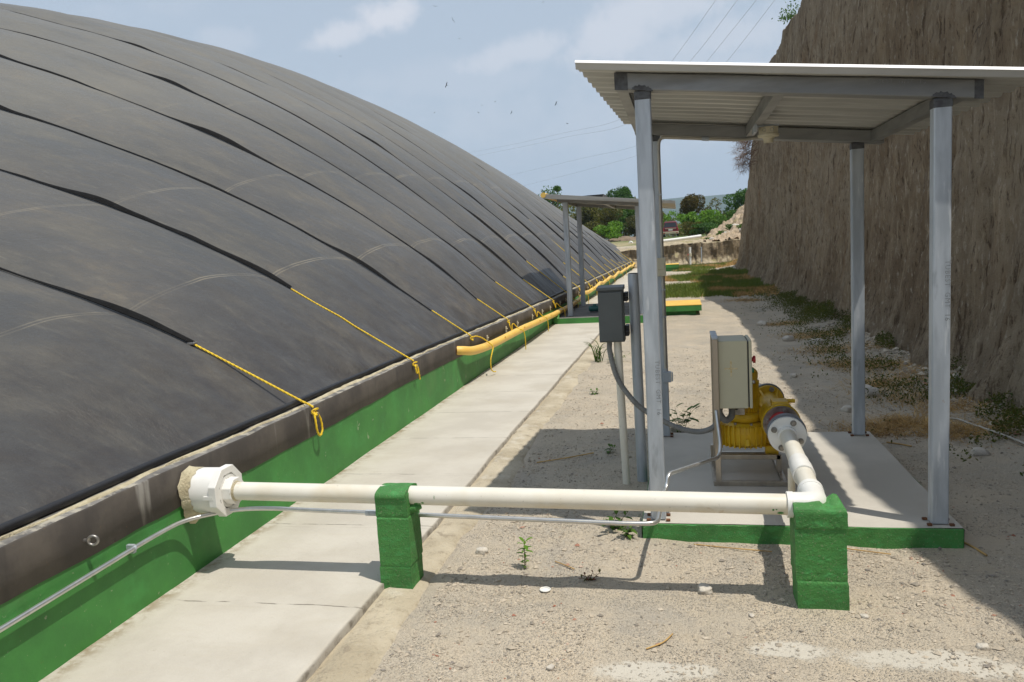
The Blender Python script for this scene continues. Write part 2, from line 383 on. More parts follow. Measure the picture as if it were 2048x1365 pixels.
# ------------------------------------------------------------------ walkway and kerb
ys = axis([(-6, 1.6, .3), (1.6, 13.6, .05), (13.6, 47.4, .3)])
def edge_x(y): return -1.285+.055*np.clip((y-6)/7, 0, 1)+.006*vnoise(y*3, y*0, seed=21)+.003*vnoise(y*17, y*0, seed=22)
ex = edge_x(ys); nz_ = .0025*fbm(ys*2, ys*0, seed=2)
prof = []
for k, (fx, z) in enumerate([(0, -.05), (.3, -.05), (.6, -.05), (.97, -.05), (1.0, -.053), (1.0, -.12)]):
    xx = -2.24+(ex+2.24)*fx; prof.append(np.stack([xx, ys, np.full_like(ys, z)+(nz_ if k < 5 else 0)], -1))
Pw = np.stack(prof, 1)
pm = M['concrete'].copy(); pm.name = 'walkway_concrete'
T = NT(pm.node_tree); p = T.n['Principled BSDF']; old = p.inputs['Base Color'].links[0].from_socket
co = T.obj(); s = T.sep(co); wob = T.math('MULTIPLY', T.math('SUBTRACT', T.noise(co, 6, 4), .5), .03)
yy = T.math('ADD', T.math('ADD', s[1], wob), T.math('MULTIPLY', s[0], -.012))
fr = T.math('FRACT', T.math('DIVIDE', T.math('SUBTRACT', yy, 2.765), .9))
jt = T.math('MULTIPLY', T.math('LESS_THAN', T.math('ABSOLUTE', T.math('SUBTRACT', fr, .5)), 2.0), T.math('MAXIMUM', T.ramp(fr, .0075, .004), T.ramp(fr, .995, .998)))
jt = T.math('MULTIPLY', jt, T.ramp(T.noise(co, 8, 4), .40, .55))
fr2 = T.math('FRACT', T.math('DIVIDE', T.math('SUBTRACT', yy, 2.725), .9)); j2 = T.math('MULTIPLY', T.ramp(fr2, .008, .003), T.ramp(T.noise(co, 5, 4), .45, .6))
cc = T.mix(T.math('MULTIPLY', jt, .72), old, (.10, .085, .065)); cc = T.mix(T.math('MULTIPLY', j2, .35), cc, (.2, .17, .13))
edge = T.ramp(s[0], -2.11, -2.215); cc = T.mix(T.math('MULTIPLY', edge, T.ramp(T.noise(co, 14, 5, .7), .4, .62, 0, .8)), cc, (.25, .19, .11))
strk = T.ramp(T.noise(T.scale(co, (1.1, 5, 1)), 3, 6, .65), .48, .72, 0, .5); cc = T.mix(strk, cc, (.50, .455, .37))
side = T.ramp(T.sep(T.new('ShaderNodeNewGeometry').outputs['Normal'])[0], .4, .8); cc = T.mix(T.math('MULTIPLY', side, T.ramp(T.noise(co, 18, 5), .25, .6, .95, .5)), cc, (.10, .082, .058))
T.set(p.inputs['Base Color'], cc)
path = MB().grid(Pw, True).build('path', pm); tag(path, 'concrete walkway beside the green wall', 'path', kind='structure')
kx = [(0.0, -.078, 0), (.004, -.082, 1), (.03, -.073, 1), (.07, -.073, 1), (.13, -.078, 1), (.185, -.088, 2), (.215, -.112, 3), (.235, -.16, 3)]
prof = []
w = .03*fbm(ys*1.4, ys*0, seed=31, oct=4)+.012*vnoise(ys*9, ys*0, seed=33)
for dx, z, k in kx:
    prof.append(np.stack([ex-.004+dx+(w*k/3), ys, z+.004*fbm(ys*3, ys*0+dx*20, seed=35)*(k > 0)], -1))
kb = MB().grid(np.stack(prof, 1), True).build('kerb', M['kerb']); tag(kb, 'rough sloping concrete kerb along the walkway', 'kerb', kind='structure')

# ------------------------------------------------------------------ earth cliff
cy = axis([(-12, 2, .35), (2, 12, .035), (12, 22, .06), (22, 37.5, .1)])
def cliff_top(y):
    h = np.interp(y, [-12, .8, 2.05, 2.8, 3.2, 3.7, 4.35, 5.2, 6.5, 9, 13, 18, 20, 22.7, 24.6, 27.8, 29.9, 31.5, 32.8, 35, 36.5], [4.2, 4.35, 4.8, 5.35, 5.65, 5.75, 5.8, 5.5, 5.3, 5.25, 5.35, 6.1, 6.05, 5.95, 5.9, 5.1, 4.3, 3.2, 2.0, .5, -.1])
    k = np.interp(y, [5, 9], [.25, 1]); return h+(.14*fbm(y*.9, y*0, seed=41)+.03*vnoise(y*3, y*0, seed=42))*k
def cliff_base(y): return np.interp(y, [-12, 6, 14, 19, 24, 30, 37.5], [2.52, 2.50, 2.46, 2.30, 2.32, 2.42, 2.6])+.05*fbm(y*.8, y*0, seed=43)
tt = np.linspace(0, 1, 210)
Yc, Tc = np.meshgrid(cy, tt, indexing='ij')
H = np.maximum(cliff_top(Yc), .05); Zc = -.25+(H+.25)*Tc
Yw = Yc+.10*Zc
low = np.exp(-np.maximum(Zc, 0)/.38)
flute = fbm(Yw*1.6, Zc*.22, seed=51, oct=3)*.08+fbm(Yw*5.2, Zc*.6, seed=53, oct=3)*.055+fbm(Yw*17, Zc*1.3, seed=55, oct=2)*.030
rockn = fbm(Yc*9, Zc*6, seed=57, oct=3)*.016
groove = -np.maximum(0, vnoise(Yw*3.1, Zc*.25, seed=59)-.45)*.14
Xc = cliff_base(Yc)+np.interp(Yc, [6, 20], [.062, .05])*np.maximum(Zc, 0)-.17*low*(1+.5*vnoise(Yc*2.6, Zc*0, seed=61))+(flute+rockn+groove)*(1-.75*np.clip((Tc-.8)/.2, 0, 1))
Xc = Xc+np.maximum(0, Tc-.965)*6*.12
Pc = np.stack([Xc, Yc, Zc], -1)
caps = []
for dx, dz_ in ((.25, .06), (.8, .08), (2.2, .02), (6, 0), (20, -.1), (60, -.2)):
    caps.append(np.stack([Xc[:, -1]+dx, cy, np.maximum(H[:, -1]+dz_+.12*fbm(cy*2, cy*0+dx, seed=63), -.1)], -1))
Pc = np.concatenate([Pc, np.stack(caps, 1)], 1)
def cliff_mat():
    m = bpy.data.materials.new('earth_cliff'); m.use_nodes = True; T = NT(m.node_tree); p = T.n['Principled BSDF']
    co = T.obj(); st = T.scale(co, (1, 1, .12))
    n1 = T.noise(st, 3.5, 6, .65); n2 = T.noise(co, .55, 5, .6); n3 = T.noise(T.scale(co, (1, 1, .28)), 26, 5, .7); n4 = T.noise(st, 11, 6, .7)
    c = T.mix(T.ramp(n1, .32, .68), (0.481, 0.378, 0.258), (0.299, 0.226, 0.152))
    c = T.mix(T.ramp(n2, .42, .68, 0, .7), c, (0.526, 0.436, 0.318))
    c = T.mix(T.ramp(n4, .54, .66, 0, .85), c, (0.139, 0.097, 0.063))
    c = T.mix(T.ramp(n4, .43, .33, 0, .75), c, (0.627, 0.522, 0.379))
    c = T.mix(T.ramp(n3, .56, .70, 0, .8), c, (0.700, 0.615, 0.487))
    c = T.mix(T.ramp(n3, .45, .33, 0, .8), c, (0.124, 0.088, 0.061))
    c = T.mix(T.ramp(T.noise(T.scale(co, (1, 1, .3)), 1.1, 4), .6, .72, 0, .45), c, (0.321, 0.179, 0.081))
    T.set(p.inputs['Base Color'], c); p.inputs['Roughness'].default_value = 1; p.inputs['Specular IOR Level'].default_value = .05
    h = T.math('ADD', T.math('MULTIPLY', n3, 1.2), T.math('MULTIPLY', n4, 1.4)); h = T.math('ADD', h, T.math('MULTIPLY', T.noise(co, 60, 4, .7), .6))
    b = T.new('ShaderNodeBump', {'Height': h, 'Strength': 1.0, 'Distance': .07}); T.l.new(b.outputs[0], p.inputs['Normal'])
    return m
CLM = cliff_mat()
cl = fast_mesh('cliff', Pc.reshape(-1, 3), gridfaces(Pc.shape[0], Pc.shape[1])[:, ::-1], CLM, smooth=True)
tag(cl, 'high brown cut earth cliff with vertical grooves', 'cliff', kind='structure')

# low cut bank across the end of the yard, with sandy top
bx = axis([(-16, -2.4, .3), (-2.4, 4.2, .035), (4.2, 9, .4)])
lev = [(0, -.25, 0), *[(0.02*k/24, -.25+1.22*k/24, 1) for k in range(1, 25)], (.12, .985, 2), (.35, 1.0, 2), (.8, 1.03, 2), (1.6, 1.06, 2), (3.2, 1.09, 2), (5, .95, 2), (6, .4, 2)]
rows = []
for dy, z, k in lev:
    y = 38+dy+(k > 0)*(.16*fbm(bx*.9, np.full_like(bx, z*.8), seed=71)+.10*fbm(bx*3.2, np.full_like(bx, z*.5), seed=72)+.05*fbm(bx*9, np.full_like(bx, z*3), seed=74)) - (.45*np.exp(-max(z, 0)/.2))*(k == 1)*(.5+.5*vnoise(bx*1.4, bx*0, seed=75))
    notch = np.exp(-((bx-.47)/.16)**2)*.16+np.exp(-((bx-.98)/.07)**2)*.12
    y = y+notch*(k == 1)
    zz = z+(.08*fbm(bx*.8, np.full_like(bx, dy), seed=76)+.03*vnoise(bx*6, np.full_like(bx, dy*3), seed=77))*(z > .5)-.06*np.clip((-bx-.4), 0, 3)*(z > .3)
    zz = np.where(bx < -3.2, np.minimum(zz, .7), zz)
    rows.append(np.stack([bx, y, zz], -1))
def bank_mat(name, top, face, faced):
    m = bpy.data.materials.new(name); m.use_nodes = True; T = NT(m.node_tree); p = T.n['Principled BSDF']
    co = T.obj(); nrm = T.sep(T.new('ShaderNodeNewGeometry').outputs['Normal'])[2]
    n1 = T.noise(T.scale(co, (1, 1, .3)), 2.6, 6, .7); n2 = T.noise(co, 7, 6, .7)
    f = T.mix(T.ramp(n1, .35, .62), face, faced); f = T.mix(T.ramp(n2, .55, .7, 0, .6), f, tuple(x*1.35 for x in face))
    t = T.mix(T.ramp(n2, .35, .65), top, tuple(x*.75 for x in top)); t = T.mix(T.ramp(T.noise(co, 1.5, 5), .52, .66, 0, .6), t, (.28, .25, .09))
    T.set(p.inputs['Base Color'], T.mix(T.ramp(nrm, .35, .7), f, t)); p.inputs['Roughness'].default_value = 1; p.inputs['Specular IOR Level'].default_value = .1
    b = T.new('ShaderNodeBump', {'Height': n2, 'Strength': 1.0, 'Distance': .08}); T.l.new(b.outputs[0], p.inputs['Normal'])
    return m
bk = fast_mesh('earth_bank', np.stack(rows, 0).reshape(-1, 3), gridfaces(len(rows), len(bx)), bank_mat('bank_earth', (.50, .42, .29), (.27, .215, .14), (.17, .13, .085)), smooth=True)
tag(bk, 'low cut earth bank with sandy top closing the yard', 'bank', kind='structure')
# rubble slope between bank and cliff
uu, vv = np.meshgrid(np.linspace(0, 1, 90), np.linspace(0, 1, 60))
rx = .6+3.6*uu; ry = 38.5+5.0*vv
rz = .95+1.95*np.clip((rx-.95)/2.6, 0, 1)**1.2*np.clip(.10+.95*vv, 0, 1)**.8+.12*fbm(rx*2.2, ry*1.6, seed=81)+.10*fbm(rx*6, ry*5, seed=82)+.05*fbm(rx*15, ry*12, seed=84)
rz = np.where(uu < .08, np.minimum(rz, .9), rz)
rb = fast_mesh('rubble_slope', np.stack([rx, ry, rz], -1).reshape(-1, 3), gridfaces(*rx.shape), bank_mat('rubble', (.52, .41, .29), (.42, .31, .21), (.24, .17, .11)), smooth=True)
tag(rb, 'slope of loose tan rubble below the cliff end', 'slope', kind='structure')
# low stony heap and brown soil mound past the far end of the tank
uu, vv = np.meshgrid(np.linspace(-1, 1, 70), np.linspace(-1, 1, 40))
def heap(name, c, sx, sy, h, m, seed, rough):
    rr = np.clip(1-(uu**2+vv**2), 0, 1)
    z = h*rr**.8*(1+.35*fbm(uu*2, vv*2, seed=seed))+rough*fbm(uu*9, vv*7, seed=seed+3)*(rr > 0)
    return fast_mesh(name, np.stack([c[0]+uu*sx, c[1]+vv*sy, c[2]+z], -1).reshape(-1, 3), gridfaces(*uu.shape), m, smooth=True)
h1 = heap('rubble_heap', (-2.6, 49.5, .1), 2.6, 1.2, .75, bank_mat('heap_stone', (.46, .38, .28), (.40, .31, .22), (.22, .17, .12)), 91, .07)
tag(h1, 'heap of pale stones past the far end of the wall', 'heap', kind='structure')
h2 = heap('soil_mound', (-4.2, 63, 1.0), 2.4, 2, .5, mat('brown_soil', (.13, .095, .065), (.2, .15, .10), 2, .95), 95, .04)
tag(h2, 'brown soil mound behind the grassy strip', 'mound', kind='structure')
uu, vv = np.meshgrid(np.linspace(-1, 1, 60), np.linspace(-1, 1, 24))
hx = 100+uu*1500; hy = 1900+vv*300
hzz = (118+22*fbm(uu*2.5, uu*0, seed=97))*np.clip(1-vv**2, 0, 1)-10+6*fbm(uu*9, vv*3, seed=98)
hl = fast_mesh('hills', np.stack([hx, hy, hzz], -1).reshape(-1, 3), gridfaces(*hx.shape), mat('wooded_hill', (.05, .075, .035), (.035, .05, .025), .02, .95), smooth=True)
tag(hl, 'distant wooded hills beyond the trees', 'hills', kind='structure')

# ------------------------------------------------------------------ digester tank wall
def wtop(y): return np.interp(y, [0, 6, 10, 14, 36, 48], [.47, .455, .415, .37, .295, .27])
tank = thing('tank_wall', 'long low concrete tank wall, dark band above bright green paint', 'wall', (-2.3, 8, -.05))
wy = axis([(.7, 14, .07), (14, 47.6, .25)])
bnd = wtop(wy)-.178+.008*fbm(wy*1.3, wy*0, seed=101)+.004*vnoise(wy*7, wy*0, seed=102)
top = wtop(wy)+.004*fbm(wy*1.1, wy*0, seed=103)+.003*vnoise(wy*11, wy*0, seed=104)
def strip(cols): return np.stack([np.stack([np.broadcast_to(a, wy.shape), wy, np.broadcast_to(b, wy.shape)], -1) for a, b in cols], 1)
fx = .002*fbm(wy*2, wy*0, seed=105)
MB().grid(strip([(-2.222, -.2), (-2.222, .1), (-2.222+fx*.5, bnd-.03), (-2.222, bnd+.02)]), True).build('painted_base', M['green'], tank)
MB().grid(strip([(-2.224, bnd-.001), (-2.2165+fx, bnd), (-2.2165+fx, (bnd+top)/2), (-2.2165+fx, top-.006), (-2.222+fx, top)]), True).build('concrete_band', M['band'], tank)
led = mat('wall_ledge', (.16, .15, .135), (.08, .075, .068), 9, .8, spots=[((.36, .33, .26), 11, .5, .62, .75)])
MB().grid(strip([(-2.222+fx, top), (-2.27, top+.002), (-2.33, top), (-2.45, top-.002), (-2.45, -.2)]), False).build('ledge', led, tank)
b = MB(); b.box((-34.4, .55, -.2), (-2.219, .7, .47)); b.box((-34.4, 47.6, -.2), (-2.219, 47.75, .27)); b.box((-34.55, .55, -.2), (-34.4, 47.75, .3)); b.build('end_wall', M['green'], tank)
sx = -2.268+.010*fbm(wy*2.3, wy*0, seed=111)+.006*vnoise(wy*14, wy*0, seed=112); sw = .0055+.005*vnoise(wy*4, wy*0, seed=113)
sh = .005+.008*np.abs(vnoise(wy*8, wy*0, seed=114))
MB().grid(strip([(sx+sw, top+.001), (sx+sw*.6, top+sh*.7), (sx, top+sh), (sx-sw*1.3, top+sh*.9+.004), (sx-sw*2.2, top+.004)]), True).build('sealant_strip', M['sealant'], tank)
ty = axis([(.7, 14, .1), (14, 47.6, .4)])
MB().tube([(-2.322+.004*float(vnoise(y*2, 0, seed=115)), y, float(wtop(y))+.021) for y in ty], .019, 10).build('edge_tube', M['black'], tank)
# bolted plates along the band
for k in range(26):
    y = 8.65+k*.92+.12*math.sin(k*2.3)
    if y > 30: break
    z = float(wtop(y))-.115
    bb = MB(); bb.box((-2.218, y-.018, z-.05), (-2.205, y+.018, z+.03)); bb.cyl((-2.206, y, z), (-2.192, y, z), .008, 8)
    bb.build('bracket_plate', M['light_box'], tank)
ringb = MB(); eb = (-2.216, 2.385, .352)
ringb.cyl((eb[0]-.01, eb[1], eb[2]), (eb[0]+.02, eb[1], eb[2]), .007, 10)
ringb.tube([(eb[0]+.036+.017*math.cos(a), eb[1]+.006*math.cos(a), eb[2]+.017*math.sin(a)) for a in np.linspace(0, 6.283, 22)], .0055, 8)
ringb.build('eye_bolt', M['steel'], tank)

# ------------------------------------------------------------------ gas dome membrane
CORR = np.array([(-4.34,4.26,-.072),(-4.04,4.26,-.089),(-3.79,4.26,-.084),(-3.51,4.26,-.069),(-3.23,4.26,-.087),(-3.0,4.26,-.077),(-6.01,6.04,.076),(-5.38,6.04,.035),(-4.96,6.04,.012),(-4.62,6.04,-.019),(-4.06,6.04,-.042),(-3.6,6.04,-.075),(-3.27,6.04,-.066),(-7.73,7.88,.251),(-6.43,7.88,.151),(-5.21,7.88,.067),(-4.33,7.88,.017),(-3.49,7.88,-.011),(-2.64,7.88,.002),(-9.34,9.66,.101),(-8.55,9.66,.089),(-7.21,9.66,.048),(-5.94,9.66,.002),(-5.06,9.66,-.056),(-4.22,9.66,-.103),(-3.4,9.66,-.093),(-2.63,9.66,-.053),(-11.23,11.7,.089),(-9.33,11.7,.058),(-7.12,11.7,.003),(-4.07,11.7,-.009),(-2.74,11.7,.065),(-12.88,13.49,-.071),(-10.33,13.49,-.036),(-8.55,13.49,-.054),(-6.71,13.49,-.102),(-4.88,13.49,-.025),(-2.93,13.49,.032)])
HH, WD, Y0, Y1, EXQ = 9.956, 31.732, .75, 47.55, .977
STRAPS = [4.26+1.835*k for k in range(24)]
XE = -2.33
def dome_raw(x, y):
    x = np.asarray(x, float); y = np.asarray(y, float)
    u = np.clip(XE-x, 0, WD); yc = (Y0+Y1)/2; L = Y1-Y0; s = 0
    for n in range(1, 40, 2):
        k = n*math.pi/WD
        s = s+32/(math.pi*n)**3*np.sin(k*u)*(1-np.cosh(np.clip(k*(y-yc), -300, 300))/np.cosh(min(k*L/2, 300)))
    z = wtop(y)+HH*np.clip(s, 0, 1.5)**EXQ
    num = 0; den = .15
    for cx_, cy_, dz_ in CORR:
        w_ = np.exp(-((x-cx_)/1.3)**2-((y-cy_)/1.4)**2); num = num+w_*dz_; den = den+w_
    return z-num/den*np.clip(u/.5, 0, 1)
def dome_z(x, y):
    x = np.asarray(x, float); y = np.asarray(y, float); z = dome_raw(x, y)
    u = np.clip(XE-x, 0, WD)
    ph = (y-STRAPS[0])/1.835; fr = ph-np.floor(ph); inside = np.clip((y-2.2)/1.5, 0, 1)*np.clip((47-y)/1.0, 0, 1)
    edge = np.clip(u/.9, 0, 1)
    z = z+inside*edge*((.10+.03*np.exp(-u/2))*np.sin(np.pi*fr)**.6)
    puck = np.exp(-u/.30)*.030*vnoise(y*6.5+u*1.5, u*1.2, seed=121)+np.exp(-u/.6)*.032*vnoise(y*2.6+u*1.2, u*.6, seed=122)
    z = z+puck*np.clip(u/.06, 0, 1)+.012*fbm(x*.7, y*.9, seed=123)*edge
    return z
us = np.concatenate([np.linspace(0, .5, 22), np.linspace(.5, 3, 50)[1:], np.linspace(3, 16.5, 95)[1:], np.linspace(16.5, WD, 40)[1:]])
ysd = [Y0]
yy_ = Y0
while yy_ < Y1-.05:
    dmin = min(abs(yy_-q) for q in STRAPS); yy_ += .03 if dmin < .12 else .09
    ysd.append(min(yy_, Y1))
ysd = np.array(ysd)
U, Yd = np.meshgrid(us, ysd); Xd = XE-U; Zd = dome_z(Xd, Yd)
def dome_mat():
    m = bpy.data.materials.new('black_membrane'); m.use_nodes = True; T = NT(m.node_tree); p = T.n['Principled BSDF']
    co = T.obj(); s = T.sep(co)
    at = T.new('ShaderNodeAttribute', attribute_name='su').outputs['Fac']
    dirt = T.noise(T.scale(co, (.55, 1.3, .55)), 1.7, 9, .72); big = T.noise(co, .45, 5, .6); fine = T.noise(co, 26, 5, .7); strk = T.noise(T.scale(co, (.7, 3.6, .7)), 4.5, 9, .74)
    c = T.mix(T.ramp(big, .35, .65), (0.068, 0.066, 0.060), (0.089, 0.083, 0.073))
    c = T.mix(T.ramp(dirt, .42, .78, 0, .50), c, (0.166, 0.148, 0.110))
    c = T.mix(T.ramp(strk, .52, .76, 0, .5), c, (0.191, 0.173, 0.133))
    c = T.mix(T.ramp(strk, .46, .25, 0, .35), c, (0.055, 0.054, 0.051))
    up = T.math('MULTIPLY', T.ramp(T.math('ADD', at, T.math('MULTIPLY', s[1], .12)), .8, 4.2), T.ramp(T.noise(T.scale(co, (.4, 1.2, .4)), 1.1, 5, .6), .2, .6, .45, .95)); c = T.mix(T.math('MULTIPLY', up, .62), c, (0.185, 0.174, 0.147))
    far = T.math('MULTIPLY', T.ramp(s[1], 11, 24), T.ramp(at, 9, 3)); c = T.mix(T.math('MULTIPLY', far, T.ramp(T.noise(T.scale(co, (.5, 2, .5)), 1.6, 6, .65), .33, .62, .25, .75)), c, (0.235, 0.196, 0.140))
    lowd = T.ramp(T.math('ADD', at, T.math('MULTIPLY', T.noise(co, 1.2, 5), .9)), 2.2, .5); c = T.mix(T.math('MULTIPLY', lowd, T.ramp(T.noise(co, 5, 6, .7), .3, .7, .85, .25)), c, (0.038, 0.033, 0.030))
    # brown mud patch by the second strap
    a_ = T.math('DIVIDE', T.math('SUBTRACT', s[0], -4.25), .62); b_ = T.math('DIVIDE', T.math('SUBTRACT', s[1], 4.68), .34)
    rr = T.math('SQRT', T.math('ADD', T.math('MULTIPLY', a_, a_), T.math('MULTIPLY', b_, b_)))
    mud = T.math('MULTIPLY', T.ramp(T.math('ADD', rr, T.math('MULTIPLY', T.math('SUBTRACT', T.noise(co, 4, 6, .7), .5), 2.2)), 1.2, .3), T.ramp(T.noise(co, 22, 5, .75), .38, .62))
    c = T.mix(T.math('MULTIPLY', mud, .9), c, (0.258, 0.155, 0.062))
    br = T.math('MULTIPLY', T.ramp(T.noise(co, .9, 6, .7), .52, .72), T.ramp(T.noise(co, 9, 5, .75), .35, .65)); c = T.mix(T.math('MULTIPLY', br, .28), c, (0.209, 0.161, 0.095))
    fr_ = T.math('SUBTRACT', T.math('FRACT', T.math('DIVIDE', T.math('SUBTRACT', s[1], 4.26), 1.835)), .5)
    nearst = T.ramp(T.math('ABSOLUTE', fr_), .43, .49)
    dust = T.math('MULTIPLY', T.math('MULTIPLY', nearst, T.ramp(s[1], 8, 13)), T.ramp(T.noise(co, 1.5, 5), .45, .6, 0, .55)); c = T.mix(dust, c, (0.320, 0.297, 0.254))
    # double weld lines running the length of the cover
    seam = None
    wv = T.math('MULTIPLY', T.math('SUBTRACT', T.noise(co, .8, 3), .5), .06)
    for u0 in (1.12, 2.62, 4.72):
        for off in (-.013, .013):
            dd = T.math('ABSOLUTE', T.math('SUBTRACT', T.math('ADD', at, wv), u0+off)); k = T.ramp(dd, .008, .002); seam = k if seam is None else T.math('MAXIMUM', seam, k)
    c = T.mix(T.math('MULTIPLY', seam, T.math('MULTIPLY', T.ramp(T.noise(co, 2, 4), .35, .65, .15, .75), T.ramp(at, 5.5, 1.0, .55, 1.0))), c, (0.247, 0.214, 0.152))
    c = T.mix(T.ramp(T.noise(co, 60, 3, .8), .69, .75, 0, .5), c, (0.270, 0.226, 0.135))
    T.set(p.inputs['Base Color'], c)
    T.set(p.inputs['Roughness'], T.ramp(dirt, .3, .7, .38, .58)); p.inputs['Specular IOR Level'].default_value = .42
    hgt = T.math('ADD', T.math('MULTIPLY', fine, .25), T.math('MULTIPLY', T.noise(T.scale(co, (1, 1.8, 1)), 3.2, 5, .55), 1.0))
    hgt = T.math('ADD', hgt, T.math('MULTIPLY', T.math('MULTIPLY', T.noise(T.scale(co, (1.1, 3.2, 1.1)), 1.5, 2, .45), T.ramp(at, 1.1, .05)), 1.5))
    b = T.new('ShaderNodeBump', {'Height': hgt, 'Strength': .6, 'Distance': .035}); T.l.new(b.outputs[0], p.inputs['Normal'])
    return m
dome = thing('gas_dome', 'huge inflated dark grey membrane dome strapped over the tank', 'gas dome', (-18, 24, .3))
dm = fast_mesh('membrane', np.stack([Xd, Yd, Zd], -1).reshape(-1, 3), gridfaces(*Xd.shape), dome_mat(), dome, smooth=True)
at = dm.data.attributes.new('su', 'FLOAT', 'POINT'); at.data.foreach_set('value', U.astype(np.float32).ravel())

# ------------------------------------------------------------------ tie-down straps, ropes and knots
ORD = 'nearest second third fourth fifth sixth seventh eighth ninth tenth eleventh twelfth thirteenth fourteenth fifteenth sixteenth seventeenth eighteenth nineteenth twentieth'.split()
ORD += ['twenty-first', 'twenty-second', 'twenty-third', 'twenty-fourth']
XEND = [-2.98, -3.26, -2.62, -2.60, -2.78, -2.72, -3.0, -2.55, -2.8, -3.95, -2.55, -2.9, -2.5, -2.75, -2.6, -2.45, -2.4, -3.0, -3.1, -2.9, -2.6, -2.7, -2.8, -2.6]
LOOSE = {0: [(.45, .18)], 1: [(.3, .14), (1.8, .16), (.9, .08)], 2: [(.75, .22), (5.3, .2)], 3: [(.5, .13), (3.5, .3), (7.0, .18)], 4: [(.6, .12), (5.2, .2)], 5: [(.5, .3), (7.2, .15)], 6: [(.7, .35), (3, .2)], 7: [(.6, .4), (2, .2)], 9: [(.25, .15)], 8: [(.9, .4)], 10: [(1.0, .45), (.3, .2)], 12: [(.8, .4)], 13: [(.6, .4)], 15: [(.7, .5)]}
rs = random.Random(3)
for k, ysp in enumerate(STRAPS):
    xe = XEND[k]; zt = float(wtop(ysp))
    th = thing('tie_down_strap', None, 'strap', (-2.21, ysp, zt-.03), 'tie-down straps over the dome')
    # ribbon: follows the membrane, stands on edge where it is loose
    xs = np.concatenate([np.linspace(xe, xe-3.5, 110), np.linspace(xe-3.5, -16.5, 150)[1:], np.linspace(-16.5, XE-WD+.4, 60)[1:]])
    zc = dome_z(xs, np.full_like(xs, ysp))
    tw = np.zeros_like(xs)
    for (c0, amp) in LOOSE.get(k, [(rs.uniform(.4, 1.2), rs.uniform(.15, .4)), (rs.uniform(2, 6), .15)]):
        tw += (amp/.2)*np.exp(-((xs-(xe-c0))/(.16+.9*amp))**2)
    tw = np.clip(tw, 0, 1.6); hw = .0135+.012*tw+.002*vnoise(xs*3, xs*0, seed=200+k)
    yo = .012*fbm(xs*.8, xs*0, seed=300+k)
    lift = .018+.010*tw
    tilt = .75*np.minimum(tw, 1.2)
    n = len(xs)
    a = np.stack([xs, ysp+yo-hw, np.maximum(zc, dome_z(xs, ysp+yo-hw))+lift*.7], -1)
    b_ = np.stack([xs, ysp+yo+hw*np.cos(tilt), np.maximum(dome_z(xs, ysp+yo+hw), zc)+lift+hw*2*np.sin(tilt)*.6], -1)
    mdl = (a+b_)/2+np.array([0, 0, .004])
    V = np.concatenate([a, mdl, b_, a-np.array([0, 0, .005]), b_-np.array([0, 0, .005])]); i = np.arange(n-1)
    q = lambda p0, p1: np.stack([i+p0*n, i+p1*n, i+1+p1*n, i+1+p0*n], -1)
    fast_mesh('strap', V, np.concatenate([q(0, 1), q(1, 2), q(3, 0), q(2, 4)]), M['strap'], th)
    # rope from strap end to the wall, spiral laid
    z_e = float(dome_z(xe, ysp))+.02
    p0 = Vector((xe, ysp, z_e)); p1 = Vector((-2.205, ysp, zt-.008)); rp = []
    for t in np.linspace(0, 1, 26):
        q_ = p0.lerp(p1, t); q_.z = max(q_.z, float(dome_z(q_.x, ysp))+.012 if q_.x < XE else 0, zt+.012 if -2.345 < q_.x < -2.225 else 0)
        if q_.x < XE and q_.x > XE-.25: q_.z = max(q_.z, zt+.04)
        rp.append(q_)
    rr_ = .0072
    def laid(mb, pts, r):
        P = bez(pts, 6) if len(pts) < 20 else pts
        P = [Vector(p) for p in P]; L = 0; acc = [0]
        for a0, a1 in zip(P[:-1], P[1:]): L += (a1-a0).length; acc.append(L)
        if ysp > 16 or L < .03: mb.tube(P, r, 6); return
        m_ = int(L/.006); D = []; j = 0
        for t in np.linspace(0, L, m_):
            while j < len(acc)-2 and acc[j+1] < t: j += 1
            f = (t-acc[j])/max(acc[j+1]-acc[j], 1e-6); D.append(P[j].lerp(P[j+1], f))
        for s_ in range(3):
            Q = []
            for j_, pt in enumerate(D):
                tg = (D[min(j_+1, m_-1)]-D[max(j_-1, 0)]).normalized(); up = Vector((0, 0, 1)) if abs(tg.z) < .9 else Vector((1, 0, 0))
                e1 = (up-tg*up.dot(tg)).normalized(); e2 = tg.cross(e1); an = s_*2.094+j_*.42
                Q.append(pt+(e1*math.cos(an)+e2*math.sin(an))*r*.5)
            mb.tube(Q, r*.56, 5)
    ropem = MB(); laid(ropem, rp, rr_)
    c = Vector((-2.196, ysp, zt-.025))
    ropem.build('rope', M['rope'], th)
    kn = MB()
    laid(kn, [c+Vector((.012*math.sin(a*1.7), .022*math.cos(a), .012*math.sin(a)-.004*a)) for a in np.linspace(0, 9, 16)], rr_*.95)
    kn.build('knot', M['rope'], th)
    tl = MB()
    if k == 0: lp = [(0, -.012, -.01), (.012, -.03, -.06), (.016, -.028, -.125), (.016, .004, -.16), (.018, .036, -.13), (.012, .034, -.06), (0, .008, -.006)]; wd_ = 'one long hanging rope loop'
    elif k == 1: lp = [(0, 0, -.01), (.012, -.02, -.05), (.014, -.012, -.085), (.016, .014, -.08), (.014, .016, -.04), (.008, .02, -.02), (.014, .034, -.06), (.014, .05, -.125), (.014, .052, -.15)]; wd_ = 'a small rope loop and short tail'
    elif k == 2: lp = [(0, 0, -.005), (.03, .05, .005), (.07, .16, -.03), (.12, .26, -.10), (.15, .30, -.15), (.15, .25, -.20), (.14, .20, -.28), (.14, .20, -.38), (.15, .26, -.42), (.16, .32, -.43)]; wd_ = 'rope tail reaching the walkway'
    else:
        q_ = rs.uniform(.7, 1.3)
